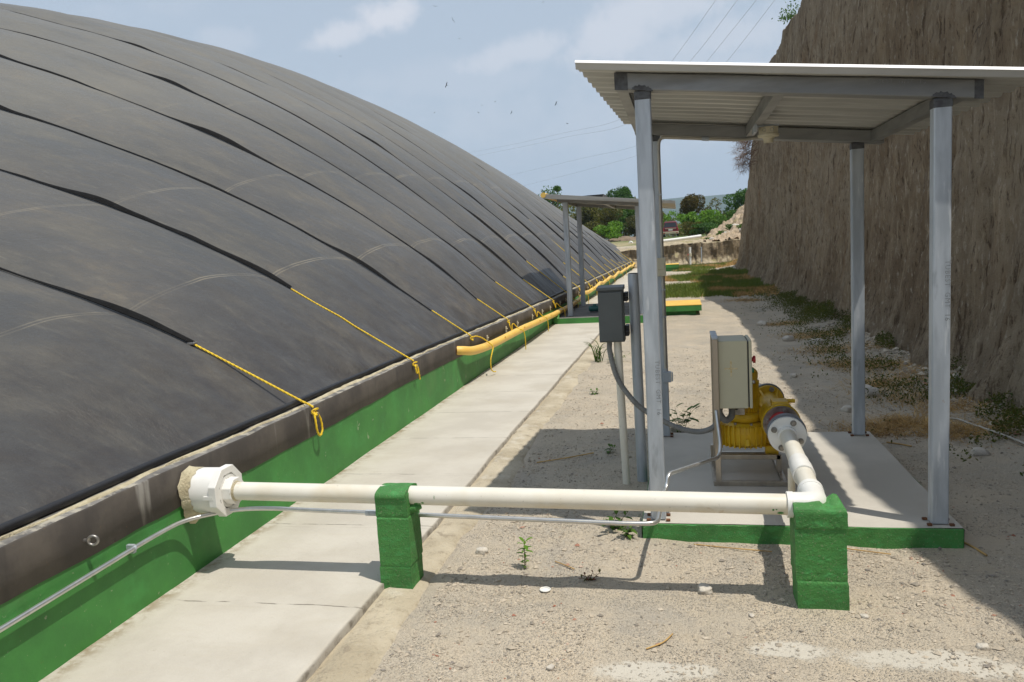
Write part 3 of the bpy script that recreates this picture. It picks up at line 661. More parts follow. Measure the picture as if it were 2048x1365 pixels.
        lp = [(0, 0, -.005), (.02, -.03, -.06*q_), (.03, .02, -.11*q_), (.03, .05, -.06), (.05, .07, -.05), (.10, .12, -.12), (.155, .17, -.16), (.165, .20, -.25*q_), (.16, .22, -.36*q_+.02)] if (k % 3 or k < 9) else [(0, 0, 0), (.02, -.03, -.05), (.03, .01, -.10), (.02, .04, -.05), (0, .02, 0)]
        wd_ = 'rope tail hanging over the yellow pipe' if len(lp) > 6 else 'rope tied off in a short loop'
    laid(tl, [c+Vector(p_) for p_ in lp], rr_*.95)
    tl.build('rope_tail', M['rope'], th)
    eb = MB(); e0 = Vector((-2.216, ysp, zt-.055))
    eb.cyl(e0-Vector((.01, 0, 0)), e0+Vector((.012, 0, 0)), .006, 8); eb.tube([e0+Vector((.024+.014*math.cos(a), .004, .014*math.sin(a))) for a in np.linspace(0, 6.283, 14)], .004, 6)
    eb.build('eye_bolt', M['steel'], th)
    if k == 0:
        cl_ = MB(); cl_.box((xe-.03, ysp-.018, z_e-.006), (xe+.02, ysp+.018, z_e+.008)); cl_.build('clamp', M['steel'], th, .003)
    th['label'] = ('black dome strap nearest the camera, ending in ' if k == 0 else 'black dome strap, %s from the near end, ' % ORD[k])+wd_
    if k == 9: th['label'] = 'black dome strap ending high up, with the longest yellow rope'

# ------------------------------------------------------------------ white gas pipe: wall coupling, run, elbow, run to the blower
PY, PR = 3.05, .0405
def pz(x): return .318-.0135*(x+1.35)
gp = thing('gas_pipe', 'white plastic gas pipe from the tank wall over green pillars to the blower', 'pipe', (-2.2, PY, .33))
cpz = .326
b = MB(); b.lathe((-2.222, PY+.01, cpz), (-1.9, PY+.01, cpz), [(0, 0), (0, .103), (.15, .103), (.15, .09)], 40)
b.box((-2.10, PY-.1, cpz-.012), (-2.05, PY-.088, cpz+.004))
b.build('coupling', M['pvc_clean'], gp)
b = MB()
oct_ = lambda r, ph=0.39: [(PY+.01+r*math.cos(ph+k*math.pi/4), cpz+r*math.sin(ph+k*math.pi/4)) for k in range(8)]
vo = oct_(.118); vi = oct_(.082)
vs = [(-2.07+.0, *p) for p in vo]+[(-2.035, *p) for p in vo]+[(-2.035, *p) for p in vi]+[(-2.05, *p) for p in vi]
fs = []
for r_ in range(3):
    for k in range(8): fs.append((r_*8+k, r_*8+(k+1) % 8, (r_+1)*8+(k+1) % 8, (r_+1)*8+k))
b.add(vs, fs); b.add([(-2.07, *p) for p in vo], [tuple(range(7, -1, -1))])
b.lathe((-2.06, PY+.01, cpz), (-1.9, PY+.01, cpz), [(0, .075), (.022, .075), (.022, .06)], 32)
for k in range(8):
    a = k*math.pi/4; e = Vector((0, math.cos(a), math.sin(a))); f_ = Vector((0, -math.sin(a), math.cos(a)))*.004
    o_ = Vector((-2.062, PY+.01, cpz)); b.hexa([o_+e*.056-f_, o_+e*.056+f_+Vector((0, 0, 0)), o_+e*.056+f_+Vector((.024, 0, 0)), o_+e*.056-f_+Vector((.024, 0, 0)), o_+e*.098-f_, o_+e*.098+f_, o_+e*.098+f_+Vector((.024, 0, 0)), o_+e*.098-f_+Vector((.024, 0, 0))])
oc2 = oct_(.062); b.prism(oc2, 'x', -2.05, -1.995); b.build('reducer_bushing', M['pvc_clean'], gp, .003)
b = MB(); n_ = 40; vs = []
for k in range(n_):
    a = 2*math.pi*k/n_; r_ = .128+.014*math.sin(3*a+1)+rs.uniform(-.008, .008); vs.append((-2.206, PY+.0+r_*math.cos(a)*.95, cpz+r_*math.sin(a)-.008))
for k in range(n_):
    a = 2*math.pi*k/n_; vs.append((-2.165+rs.uniform(-.012, .004), PY+.01+.105*math.cos(a), cpz+.105*math.sin(a)))
b.add(vs, [(k, (k+1) % n_, n_+(k+1) % n_, n_+k) for k in range(n_)], True); b.build('sealant_collar', M['sealant'], gp)
b = MB(); b.tube([(x, PY, pz(x)) for x in np.linspace(-2.05, .40, 14)], PR, 32); b.build('long_pipe', M['pvc'], gp)
for xq, a0, w_, h_ in ((.345, -.62, .012, .35), (.318, -.25, .004, .22), (.33, -.2, .003, .12), (-1.125, -.75, .016, .4), (-1.10, -.55, .006, .25), (-1.045, .15, .0015, .4)):
    vs = [(xq+w_*math.cos(t), PY-math.cos(a0+h_*.5*math.sin(t))*(PR+.0006), pz(xq)+math.sin(a0+h_*.5*math.sin(t))*(PR+.0006)) for t in np.linspace(0, 6.283, 15)[:-1]]
    b = MB(); b.add(vs, [tuple(range(14))]); b.build('paint_smear', M['green'], gp)
b = MB(); b.tube([(-2.0, PY, pz(-2.0)), (-1.985, PY, pz(-2))], [.048, .042], 24); b.build('glue_ring', M['sealant'], gp)
ez = pz(.4)
b = MB(); el = rounded([(.375, PY, ez), (.478, PY, ez+.002), (.482, PY+.15, ez+.006)], .075, 8); b.tube(el, .0475, 28)
b.cyl((.372, PY, ez), (.395, PY, ez), .0505, 28); b.cyl((.4815, PY+.125, ez+.005), (.4825, PY+.155, ez+.006), .0505, 28); b.build('elbow', M['pvc_clean'], gp)
def vx(t): return Vector((.508, 4.10, .312))+Vector((-.030, .80, .045))*t
def fy(y): return Vector((.482+(y-PY-.1)*.026, y, ez+.004+(y-PY-.1)*.008))
b = MB(); b.tube([fy(y) for y in (PY+.12, 3.6, 4.13)], PR, 30); b.build('blower_pipe', M['pvc'], gp)
b = MB(); b.lathe(fy(3.40), fy(3.62), [(0, .041), (0, .0475), (.11, .0475), (.11, .0445), (.2, .0445), (.2, .04)], 28); b.build('sleeve_coupling', M['pvc_clean'], gp)
b = MB(); b.lathe(fy(4.075), fy(4.2), [(-.03, .04), (-.03, .049), (0, .049), (0, .094), (.026, .094), (.026, .03)], 40)
b.build('white_flange', M['pvc_clean'], gp)
for k in range(4):
    b = MB(); a = math.pi/4+k*math.pi/2+.35; q = fy(4.075)+Vector((.071*math.cos(a), 0, .071*math.sin(a)))
    b.lathe(q-Vector((0, .002, 0)), q+Vector((0, 1, 0)), [(-.004, 0), (-.004, .0155), (.003, .0155)], 14); b.cyl(q-Vector((0, .018, 0)), q, .010, 6, smooth=False)
    b.build('flange_bolt', M['steel'], gp)
b = MB(); b.tube([fy(3.62)+Vector((-.03, 0, -.035)), fy(3.62)+Vector((-.03, 0, -.15))], .016, 14); b.build('drain_stub', M['pvc'], gp)

# ------------------------------------------------------------------ green block pillars carrying the pipe
def pillar(label, x0, x1, y0, y1, z0, z1, blocks, lean, seed, name='block_pillar'):
    t = thing(name, label, 'pillar', ((x0+x1)/2, (y0+y1)/2, z0), 'green block pillars under the white pipe')
    edges = z0+(z1-z0)*np.cumsum(blocks)[:-1]/sum(blocks)
    n = 22; nz = int((z1-z0)/.007)
    loop = [(x0+(x1-x0)*i/n, y0) for i in range(n)]+[(x1, y0+(y1-y0)*i/n) for i in range(n)]+[(x1-(x1-x0)*i/n, y1) for i in range(n)]+[(x0, y1-(y1-y0)*i/n) for i in range(n)]
    loop = np.array(loop); c0 = np.array([(x0+x1)/2, (y0+y1)/2]); P = []
    for j in range(nz+1):
        z = z0+(z1-z0)*j/nz; k = int((z > edges).sum()); off = np.array([.0025*math.sin(k*2.1+seed), .002*math.cos(k*3.3+seed)])
        jd = min(abs(z-e) for e in edges); rough_ = math.exp(-(min(abs(z-e-.018) for e in edges)/.022)**2)
        s_ = 1-.03*math.exp(-(jd/.003)**2)+.004*math.exp(-((jd-.016)/.014)**2)-(.02 if j == nz else 0)
        q = (loop-c0)*s_+c0+off+np.array(lean)*(z-z0); d_ = loop-c0; d_ /= np.linalg.norm(d_, axis=1)[:, None]; zz_ = np.full(len(loop), z)
        nn = .0006*vnoise(loop[:, 0]*30+seed, loop[:, 1]*30, zz_*30, seed=seed)+(.0007+.0012*rough_)*vnoise(loop[:, 0]*110, loop[:, 1]*110, zz_*110, seed=seed+1)
        P.append(np.concatenate([q+d_*nn[:, None], zz_[:, None]], 1))
    P = np.stack(P); P = np.concatenate([P, P[:, :1]], 1)
    mb = MB().grid(P, False); capv = P[-1][:-1]; mb.add(capv.tolist(), [tuple(range(len(capv)))]); mb.build('block_stack', M['block_green'], t)
    return t
pl = pillar('slimmer left green pillar standing on the kerb beside the walkway', -1.300, -1.158, 2.978, 3.125, -.09, .338, [.30, .56, .26], (.0, 0), 5)
# mortar saddle over the pipe at the pillar tops
b = MB(); xs_ = np.linspace(-1.296, -1.162, 9); th_ = np.linspace(0, 1, 11); P = []
for x in xs_:
    row = []
    for t_ in th_:
        y = 2.973+.16*t_; z = .340+.018*math.sin(math.pi*t_)**.7+.002*float(vnoise(x*40, t_*6, seed=7)); row.append((x, y, z))
    P.append([(x, 2.974, .325)]+row+[(x, 3.134, .325)])
b.grid(np.array(P), True); b.add([p for p in P[0]], [tuple(range(len(P[0]))[::-1])]); b.add([p for p in P[-1]], [tuple(range(len(P[-1])))])
b.build('mortar_saddle', M['block_green'], pl)
b = MB(); b.tube(bez([(-1.16, 3.03, .262), (-1.135, 3.035, .268), (-1.12, 3.045, .275)], 5), [.02]*5+[.017]*5+[.008], 10); b.build('paint_drip', M['block_green'], pl)
pr = pillar('stout right green pillar under the white pipe elbow', .395, .578, 2.955, 3.10, -.12, .300, [.34, .50, .16], (-.012, 0), 9)
b = MB(); P = []
for x in np.linspace(.388, .572, 14):
    row = [(x, 2.958, .285)]
    for t_ in np.linspace(0, 1, 11):
        y = 2.957+.143*t_; lump = .03*math.exp(-((x-.545)/.02)**4-((t_-.7)/.25)**4)
        row.append((x, y, .305+.0015*float(vnoise(x*30, y*30, seed=12))+.014*math.sin(math.pi*min(1, t_*1.2))**.5*(x < .5)+lump))
    row.append((x, 3.101, .28)); P.append(row)
b.grid(np.array(P), True); b.add(P[0], [tuple(range(len(P[0]))[::-1])]); b.add(P[-1], [tuple(range(len(P[-1])))]); b.build('mortar_saddle', M['block_green'], pr)

# ------------------------------------------------------------------ thin metal conduit along the wall and across to the cabinet
cd = thing('metal_conduit', 'thin silver metal conduit along the green wall and beneath the white pipe', 'conduit', (-2.19, 2.4, .2))
pts = [(-2.196, .9, .20), (-2.196, 1.96, .214), (-2.194, 2.72, .234), (-2.185, 2.93, .233), (-2.02, 3.075, .232), (-1.86, 3.11, .226), (-1.70, 3.115, .218), (-.27, 3.12, .180)]
b = MB(); b.tube(rounded(pts, .09, 6), .0098, 14); b.build('straight_run', M['alu'], cd)
b = MB(); b.tube(rounded([(-.27, 3.12, .180), (-.128, 3.128, .178), (-.110, 3.50, .175), (-.098, 3.575, .185), (-.088, 3.60, .245), (.165, 4.06, .196), (.175, 4.10, .25), (.160, 4.165, .42)], .05, 7), .0098, 14); b.build('bent_run', M['alu'], cd)
b = MB(); b.lathe((-1.405, 3.115, pz(-1.4)-.1085), (-1.33, 3.115, pz(-1.4)-.1095), [(0, .0098), (0, .0135), (.05, .0135), (.05, .0098)], 16); b.build('conduit_coupling', M['galv'], cd)
b = MB(); q0 = Vector((-2.195, 2.60, .2295)); b.lathe(q0, q0+Vector((0, 1, .02)), [(0, .0098), (0, .0125), (.012, .0125), (.012, .0098)], 14); b.box((-2.222, 2.598, .212), (-2.19, 2.614, .246)); b.build('conduit_clip', M['galv'], cd)

# ------------------------------------------------------------------ concrete pad of the near shelter
pad = thing('concrete_pad', 'near concrete pad with green painted edges under the blower shelter', 'slab', (.48, 4.45, -.1))
poly = [(-.217, 3.612), (1.178, 3.612), (1.178, 5.36), (-.2, 5.36)]
b = MB(); nx, ny = 60, 60
uu, vv = np.meshgrid(np.linspace(0, 1, nx), np.linspace(0, 1, ny))
x0_ = -.217+.017*vv; Pp = np.stack([x0_+(1.178-x0_)*uu, 3.612+1.748*vv, .0025*fbm(uu*4, vv*4, seed=131)], -1); b.grid(Pp, True); b.build('top', M['pad_concrete'], pad)
b = MB()
def skirt(a, c, n, seed, proud):
    a = Vector(a); c = Vector(c); o_ = Vector((proud[0], proud[1], 0)); P = []
    for k, (z, pr_) in enumerate([(-.002, .0), (-.006, .004), (-.05, .004), (-.16, .006)]):
        P.append([tuple(a.lerp(c, i/n)+o_*(pr_+.002*float(vnoise(i*.6, z*40, seed=seed)))/1.0+Vector((0, 0, z+(0.003*float(vnoise(i*.8, k, seed=seed+1)) if k == 1 else 0)))) for i in range(n+1)])
    return P
for a, c, pr_ in (((-.217, 3.612, 0), (1.178, 3.612, 0), (0, -1)), ((1.178, 3.612, 0), (1.178, 5.36, 0), (1, 0)), ((1.178, 5.36, 0), (-.2, 5.36, 0), (0, 1)), ((-.2, 5.36, 0), (-.217, 3.612, 0), (-1, 0))):
    b.grid(np.array(skirt(a, c, 60, 141, pr_))[::-1], False)
b.build('painted_edge', M['block_green'], pad)

# ------------------------------------------------------------------ near shelter
def text_mesh(name, body, size, mat_, loc, rot, parent):
    cu = bpy.data.curves.new(name, 'FONT'); cu.body = body; cu.size = size; cu.extrude = .0; cu.space_character = 1.15; cu.resolution_u = 2
    tmp = bpy.data.objects.new(name, cu); col.objects.link(tmp); dg = bpy.context.evaluated_depsgraph_get(); dg.update()
    me = bpy.data.meshes.new_from_object(tmp.evaluated_get(dg)); bpy.data.objects.remove(tmp)
    me.materials.clear(); me.materials.append(mat_); o = bpy.data.objects.new(name, me); link(o, parent)
    o.location = Vector(loc)-wloc(parent); o.rotation_euler = rot; return o
M['ink'] = mat('faded_ink', (.15, .16, .17), (.24, .25, .26), 60, .7)
def rz(x): return 2.066-.122*x       # underside of sheet / top of beams
M['lip'] = mat('bright_zinc_lip', (.78, .77, .74), (.70, .69, .66), 6, .45, .1)
shel = thing('shelter', 'near steel shelter with corrugated roof on four posts over the blower', 'shelter', (.47, 4.4, 0))
PW, PD = .0360, .029
def post(x, y, top, lbl=None):
    b = MB(); b.box((x-PW, y-PD, .004), (x+PW, y+PD, top)); o = b.build('post', M['galv'], shel, .006)
    w_ = MB(); w_.box((x-PW-.0012, y-PD-.0012, top-.038), (x+PW+.0012, y+PD+.0012, top+.001)); w_.build('welded_top', M['dark_weld'], o, .003)
    for sx_, sy_ in ((-1, -1), (1, -1), (1, 1), (-1, 1)):
        w_ = MB(); w_.box((x+sx_*(PW+.010)-.010, y+sy_*(PD+.008)-.008, .002), (x+sx_*(PW+.010)+.010, y+sy_*(PD+.008)+.008, .012))
        w_.build('base_tab', M['rust'], o, .002)
    return o
XL, XR, YF, YB = -.142, 1.095, 3.675, 5.275
posts = []
for (x, y) in ((XL, YF), (XR, YF), (XL+.002, YB), (XR, YB)): posts.append(post(x, y, rz(x)-.077))
def xbeam(name, x0, x1, y0, y1):
    b = MB(); b.hexa([(x0, y0, rz(x0)-.075), (x1, y0, rz(x1)-.075), (x1, y1, rz(x1)-.075), (x0, y1, rz(x0)-.075), (x0, y0, rz(x0)), (x1, y0, rz(x1)), (x1, y1, rz(x1)), (x0, y1, rz(x0))])
    return b.build(name, M['galv_beam'], shel, .005)
fb = xbeam('front_beam', -.262, 1.245, YF-.035, YF+.04); bb_ = xbeam('back_beam', -.262, 1.245, YB-.04, YB+.053)
for px_ in (XL, XR):
    w_ = MB(); n_ = 18; vs = []; z0_ = rz(px_)-.0755
    for k in range(n_): a = math.pi*k/(n_-1); vs.append((px_+(.046+.004*math.sin(k*2.7))*math.cos(a), YF-.0375, z0_+(.022+.004*math.sin(k*3.9))*math.sin(a)-.122*.068*math.cos(a)))
    w_.add(vs, [tuple(range(n_-1, -1, -1))])
    w_.add([(v[0], v[1]+.0025, v[2]) for v in vs], [tuple(range(n_))]); w_.build('weld_paint', M['dark_weld'], fb)
for xa, xb_ in ((-.262, -.205), (1.212, 1.245)):
    w_ = MB(); w_.hexa([(xa-.0018, YF-.0368, rz(xa)-.077), (xb_, YF-.0368, rz(xb_)-.077), (xb_, YF-.034, rz(xb_)-.077), (xa-.0018, YF-.034, rz(xa)-.077), (xa-.0018, YF-.0368, rz(xa)-.001), (xb_, YF-.0368, rz(xb_)-.001), (xb_, YF-.034, rz(xb_)-.001), (xa-.0018, YF-.034, rz(xa)-.001)])
    w_.build('weld_paint', M['dark_weld'], fb)
def ybeam(x, w2=.024, h=.055):
    b = MB(); z = rz(x); y0, y1 = YF+.04, YB-.04
    b.box((x-w2, y0, z-.011-h), (x+w2, y1, z-h)); b.box((x-w2, y0, z-h), (x-w2+.006, y1, z-.002)); b.box((x-w2+.006, y0, z-.01), (x+w2, y1, z-.004)); b.box((x+w2-.006, y0, z-.034), (x+w2, y1, z-.0105))
    return b.build('purlin', M['galv_beam'], shel)
for x in (-.235, .455, 1.19): ybeam(x)
# corrugated sheet, ribs run across the width
b = MB(); yv = np.linspace(3.585, 5.48, 261); ph = ((yv-3.585)/.1355) % 1.0
rib = np.clip(np.abs(ph-.5)*2*2.2-.6, 0, 1)*.021
x0, x1 = -.425, 1.455
zz = .004+rib
rows = []
for x in np.linspace(x0, x1, 10): rows.append(np.stack([x+.085*(yv-3.585)/1.9*(1-(x-x0)/(x1-x0)), yv, rz(x)+zz+.0015*math.sin(x*9)], -1))
rows = np.stack(rows); b.grid(rows, False)
up = rows+np.array([0, 0, .0016]); b.grid(up[:, ::-1], False)
for e in (0, -1): b.grid(np.stack([rows[e], up[e]]) if e == -1 else np.stack([up[e], rows[e]]), False)
b.build('roof_sheet', M['sheet'], shel)
b = MB(); b.hexa([(x0-.003, 3.572, rz(x0)-.004), (x1, 3.572, rz(x1)-.004), (x1, 3.578, rz(x1)-.004), (x0-.003, 3.578, rz(x0)-.004), (x0-.003, 3.562, rz(x0)+.026), (x1, 3.562, rz(x1)+.026), (x1, 3.597, rz(x1)+.03), (x0-.003, 3.597, rz(x0)+.03)])
b.build('edge_trim', M['sheet'], shel, .002)
b = MB(); b.hexa([(x0-.004, 3.559, rz(x0)+.022), (x1, 3.559, rz(x1)+.022), (x1, 3.577, rz(x1)+.026), (x0-.004, 3.577, rz(x0)+.026), (x0-.004, 3.5585, rz(x0)+.024), (x1, 3.5585, rz(x1)+.024), (x1, 3.571, rz(x1)+.037), (x0-.004, 3.571, rz(x0)+.037)]); b.build('folded_lip', M['lip'], shel)
text_mesh('stamped_text', 'TUBEST  GMT  16', .026, M['ink'], (.80, YF-.0365, rz(.80)-.022), (R(90), R(7), 0), fb)
text_mesh('stamped_text', 'TUBEST  GMT  16', .022, M['ink'], (.98, YB-.0415, rz(.98)-.022), (R(90), R(187), 0), bb_)
text_mesh('stamped_text', 'TUBEST  GMT  16', .030, M['ink'], (XR+.012, YF-PD-.0016, 1.18), (R(90), R(90), 0), posts[1])
text_mesh('stamped_text', 'TUBEST  GMT  16', .030, M['ink'], (XL+.012, YF-PD-.0016, .78), (R(90), R(90), 0), posts[0])

# lamp holder below the purlin
lh = thing('lamp_holder', 'cream octagonal junction box with empty lamp holder under the shelter roof', 'lamp holder', (.515, 4.75, 1.95))
c = (.515, 4.75); z1_ = rz(.515)-.068
b = MB(); b.prism([(c[0]+.056*math.cos(a), c[1]+.056*math.sin(a)) for a in [math.pi/8+k*math.pi/4 for k in range(8)]], 'z', z1_-.042, z1_); b.build('junction_box', M['light_box'], lh, .002)
b = MB(); b.lathe((c[0], c[1], z1_-.042), (c[0], c[1], -5), [(0, .06), (.012, .058), (.016, .035), (.026, .028), (.045, .026), (.045, .019), (.02, .019), (.02, 0)], 26); b.build('socket', M['light_box'], lh)
b = MB()
for dx in (-.028, .014):
    b.lathe((c[0]+dx, c[1]-.0525, z1_-.02), (c[0]+dx, 0, z1_-.02), [(-.001, .0105), (.0015, .0105), (.0015, .009), (-.001, .009)], 16)
b.build('knockout_rings', M['ink'], lh)
b = MB(); b.box((.44, 4.72, z1_+.0005), (.57, 4.79, z1_+.012)); b.box((.432, 4.66, z1_-.03), (.446, 4.82, z1_+.03)); b.build('bracket', M['galv'], lh)

# lamp conduit down the back left post
lc = thing('lamp_conduit', 'dull conduit down the back left shelter post with switch boxes', 'conduit', (-.09, 5.21, 1.0))
cy_ = YB-.046
zc_ = lambda x: rz(x)-.088
b = MB(); b.tube(rounded([(.50, cy_+.012, zc_(.5)+.02), (.40, cy_, zc_(.40)), (-.108, cy_, zc_(-.108)), (-.114, cy_, 1.9), (-.118, cy_, .42)], .13, 9), .0105, 12); b.build('tube', M['cond_dull'], lc)
b = MB(); b.box((-.152, cy_-.032, 1.095), (-.094, cy_+.014, 1.215)); b.box((-.145, cy_-.036, 1.14), (-.102, cy_-.0325, 1.185)); b.build('switch_box', M['light_box'], lc, .003)
b = MB(); b.box((-.138, cy_-.028, .385), (-.083, cy_+.014, .455)); b.cyl((-.118, cy_, .455), (-.118, cy_, .475), .015, 12); b.box((-.081, cy_-.025, .39), (-.072, cy_+.012, .45)); b.build('outlet_box', M['galv'], lc, .003)
for z in (1.62, .82, 1.0):
    b = MB(); b.box((-.133, cy_-.012, z), (-.101, cy_+.014, z+.008)); b.build('clip', M['galv'], lc)
b = MB(); b.lathe((.16, cy_, zc_(.16)), (.2, cy_, zc_(.2)), [(0, .0105), (0, .0135), (.045, .0135), (.045, .0105)], 14)
b.build('tube_coupling', M['galv'], lc)

# ------------------------------------------------------------------ blower with stainless skid
bl = thing('gas_blower', 'yellow ribbed gas blower with upright motor on a stainless steel frame', 'blower', (.33, 4.5, 0))
sk = MB(); t_ = .0135
def bar(a, c_, h=t_):
    a = Vector(a); c_ = Vector(c_); sk.box([min(a[i], c_[i])-(h if abs(a[i]-c_[i]) < 1e-6 else 0) for i in range(3)], [max(a[i], c_[i])+(h if abs(a[i]-c_[i]) < 1e-6 else 0) for i in range(3)])
z0 = .0135
FX0, FX1, FY0, FY1 = .152, .505, 4.195, 4.78
bar((FX0-.0135, FY0, z0), (FX1+.0135, FY0, z0)); bar((FX0-.0135, FY1, z0), (FX1+.0135, FY1, z0)); bar((FX0, FY0+.0135, z0), (FX0, FY1-.0135, z0)); bar((FX1, FY0+.0135, z0), (FX1, FY1-.0135, z0))
for (x, y) in ((FX1-.01, FY0+.17), (FX1-.01, FY1), (FX0, FY1-.2)): bar((x, y, .027), (x, y, .125))
bar((FX0+.0137, FY0+.17, .112), (FX1, FY0+.17, .112)); bar((FX0+.0137, FY1-.0, .112), (FX1, FY1-.0, .112))
sk.build('skid_frame', M['stainless'], bl, .002)
b = MB(); RC = Vector((.335, 4.52, .212))
prof = [(0, 0), (0, .085), (.012, .118), (.03, .135), (.09, .140), (.125, .132), (.142, .11), (.142, 0)]
b.lathe(RC-Vector((0, 0, .071)), RC+Vector((0, 0, 1)), prof, 44)
b.build('ring_housing', M['yellow_m'], bl)
b = MB()
for k in range(30):
    a = 2*math.pi*k/30; e = Vector((math.cos(a), math.sin(a), 0)); f_ = Vector((-e.y, e.x, 0))*.0035; lo_, hi_ = RC+Vector((0, 0, -.06)), RC+Vector((0, 0, .062))
    b.hexa([lo_+e*.11-f_, lo_+e*.146-f_, lo_+e*.146+f_, lo_+e*.11+f_, hi_+e*.10-f_, hi_+e*.148-f_, hi_+e*.148+f_, hi_+e*.10+f_])
b.build('housing_ribs', M['yellow_m'], bl)
b = MB(); b.box((RC.x-.165, RC.y-.03, RC.z-.085), (RC.x-.13, RC.y+.03, RC.z-.05)); b.box((RC.x+.095, RC.y-.125, RC.z-.105), (RC.x+.165, RC.y-.075, RC.z-.05)); b.box((RC.x-.1, RC.y+.09, RC.z-.105), (RC.x-.04, RC.y+.13, RC.z-.05)); b.cyl((RC.x, RC.y-.152, RC.z-.045), (RC.x, RC.y-.135, RC.z-.01), .016, 12); b.build('feet', M['yellow_m'], bl, .004)
MC = RC+Vector((.0, .01, .075))
b = MB(); b.lathe(MC, MC+Vector((0, 0, 1)), [(-.006, .06), (.0, .092), (.022, .096), (.04, .088), (.05, .07), (.05, .062), (.215, .062), (.215, .072), (.28, .070), (.30, .05), (.30, 0)], 36); b.build('motor', M['yellow_m'], bl)
b = MB(); b.cyl((MC.x-.055, MC.y-.075, MC.z+.10), (MC.x-.055, MC.y-.11, MC.z+.09), .014, 10); b.build('cable_gland', M['black'], bl)
for k in range(8):
    a = k*math.pi/4+.2; q = RC+Vector((.112*math.cos(a), .112*math.sin(a), .066)); b = MB(); b.cyl(q, q+Vector((0, 0, .012)), .008, 6, smooth=False); b.build('housing_bolt', M['steel'], bl)
b = MB()
for k in range(26):
    a = 2*math.pi*k/26; e = Vector((math.cos(a), math.sin(a), 0)); f_ = Vector((-e.y, e.x, 0))*.002
    lo_, hi_ = MC+Vector((0, 0, .052)), MC+Vector((0, 0, .213)); b.hexa([lo_+e*.055-f_, lo_+e*.078-f_, lo_+e*.078+f_, lo_+e*.055+f_, hi_+e*.055-f_, hi_+e*.078-f_, hi_+e*.078+f_, hi_+e*.055+f_])
b.build('cooling_fins', M['yellow_m'], bl)
b = MB(); b.box((MC.x-.085, MC.y-.04, MC.z+.075), (MC.x-.062, MC.y+.05, MC.z+.165)); b.build('terminal_box', M['yellow_m'], bl, .005)
b = MB(); b.tube(bez([(.378, 4.53, .46), (.388, 4.53, .535), (.384, 4.53, .56), (.36, 4.53, .565)], 5), .021, 14); b.cyl((.37, 4.53, .30), (.386, 4.53, .515), .03, 18); b.build('silencer_stack', M['yellow_m'], bl)
b = MB(); b.box((.275, 4.43, .335), (.325, 4.436, .37)); b.build('rating_plate', M['steel'], bl)

vv_ = thing('check_valve', 'yellow flanged check valve assembly with red coupling beside the blower', 'valve', (.50, 4.5, .31))
ax0 = vx(0); axd = (vx(1)-vx(0)).normalized(); A = lambda t: ax0+axd*t
b = MB(); b.lathe(A(.003), A(1), [(0, .03), (0, .098), (.028, .098), (.028, .03)], 40); b.build('grey_gasket_flange', M['grey_gasket'], vv_)
b = MB(); b.lathe(A(.033), A(1), [(0, .03), (0, .068), (.05, .06), (.08, .06), (.13, .068), (.13, .03)], 36); b.build('red_coupling', M['red'], vv_)
b = MB(); b.lathe(A(.164), A(1), [(0, .03), (0, .096), (.014, .096), (.014, .03)], 40); b.build('steel_flange', M['steel'], vv_)
b = MB(); b.lathe(A(.180), A(1), [(0, .03), (0, .102), (.018, .102), (.022, .085), (.06, .093), (.16, .093), (.20, .075), (.22, .056), (.46, .056), (.46, .090), (.482, .090), (.482, .03)], 40)
b.hexa([A(.17)+Vector(p) for p in ((-.045, .03, .088), (.045, .03, .088), (.045, .13, .088), (-.045, .13, .088), (-.04, .035, .112), (.04, .035, .112), (.04, .125, .112), (-.04, .125, .112))])
b.cyl(A(.26)+Vector((.035, 0, .10)), A(.26)+Vector((.085, 0, .098)), .011, 10)
for a in (.9, 2.2, 3.9, 5.3):
    e = Vector((math.cos(a), 0, math.sin(a))); b.hexa([A(.42)+e*.05+Vector((-.004, 0, -.004)), A(.42)+e*.05+Vector((.004, 0, .004)), A(.64)+e*.05+Vector((.004, 0, .004)), A(.64)+e*.05+Vector((-.004, 0, -.004)), A(.56)+e*.06+Vector((-.004, 0, -.004)), A(.56)+e*.06+Vector((.004, 0, .004)), A(.64)+e*.086+Vector((.004, 0, .004)), A(.64)+e*.086+Vector((-.004, 0, -.004))])
b.build('valve_body', M['yellow_m'], vv_)
b = MB(); b.lathe(A(.663), A(1), [(0, .03), (0, .097), (.02, .097), (.02, .03)], 40); b.build('grey_gasket_flange', M['grey_gasket'], vv_)
for t_, ph_ in ((.160, .55), (.638, .5)):
    for k in range(4):
        b = MB(); a = ph_+math.pi/4+k*math.pi/2; q = A(t_)+Vector((.072*math.cos(a), 0, .072*math.sin(a))); b.cyl(q-axd*.014, q+axd*.006, .011, 6, smooth=False); b.cyl(q-axd*.004, q+axd*.0, .0155, 14); b.build('valve_bolt', M['steel'], vv_)
b = MB(); b.cyl(RC+Vector((.10, 0, .0)), RC+Vector((.165, .30, .08)), .04, 20); b.build('inlet_duct', M['yellow_m'], vv_)
b = MB(); b.tube(bez([A(.683), A(.76), A(.84)+Vector((-.02, 0, .01)), A(.9)+Vector((-.07, 0, .03))], 6), .041, 26); b.lathe(A(.73), A(1), [(0, .041), (0, .048), (.03, .048), (.03, .041)], 26); b.build('white_outlet_pipe', M['pvc'], vv_)

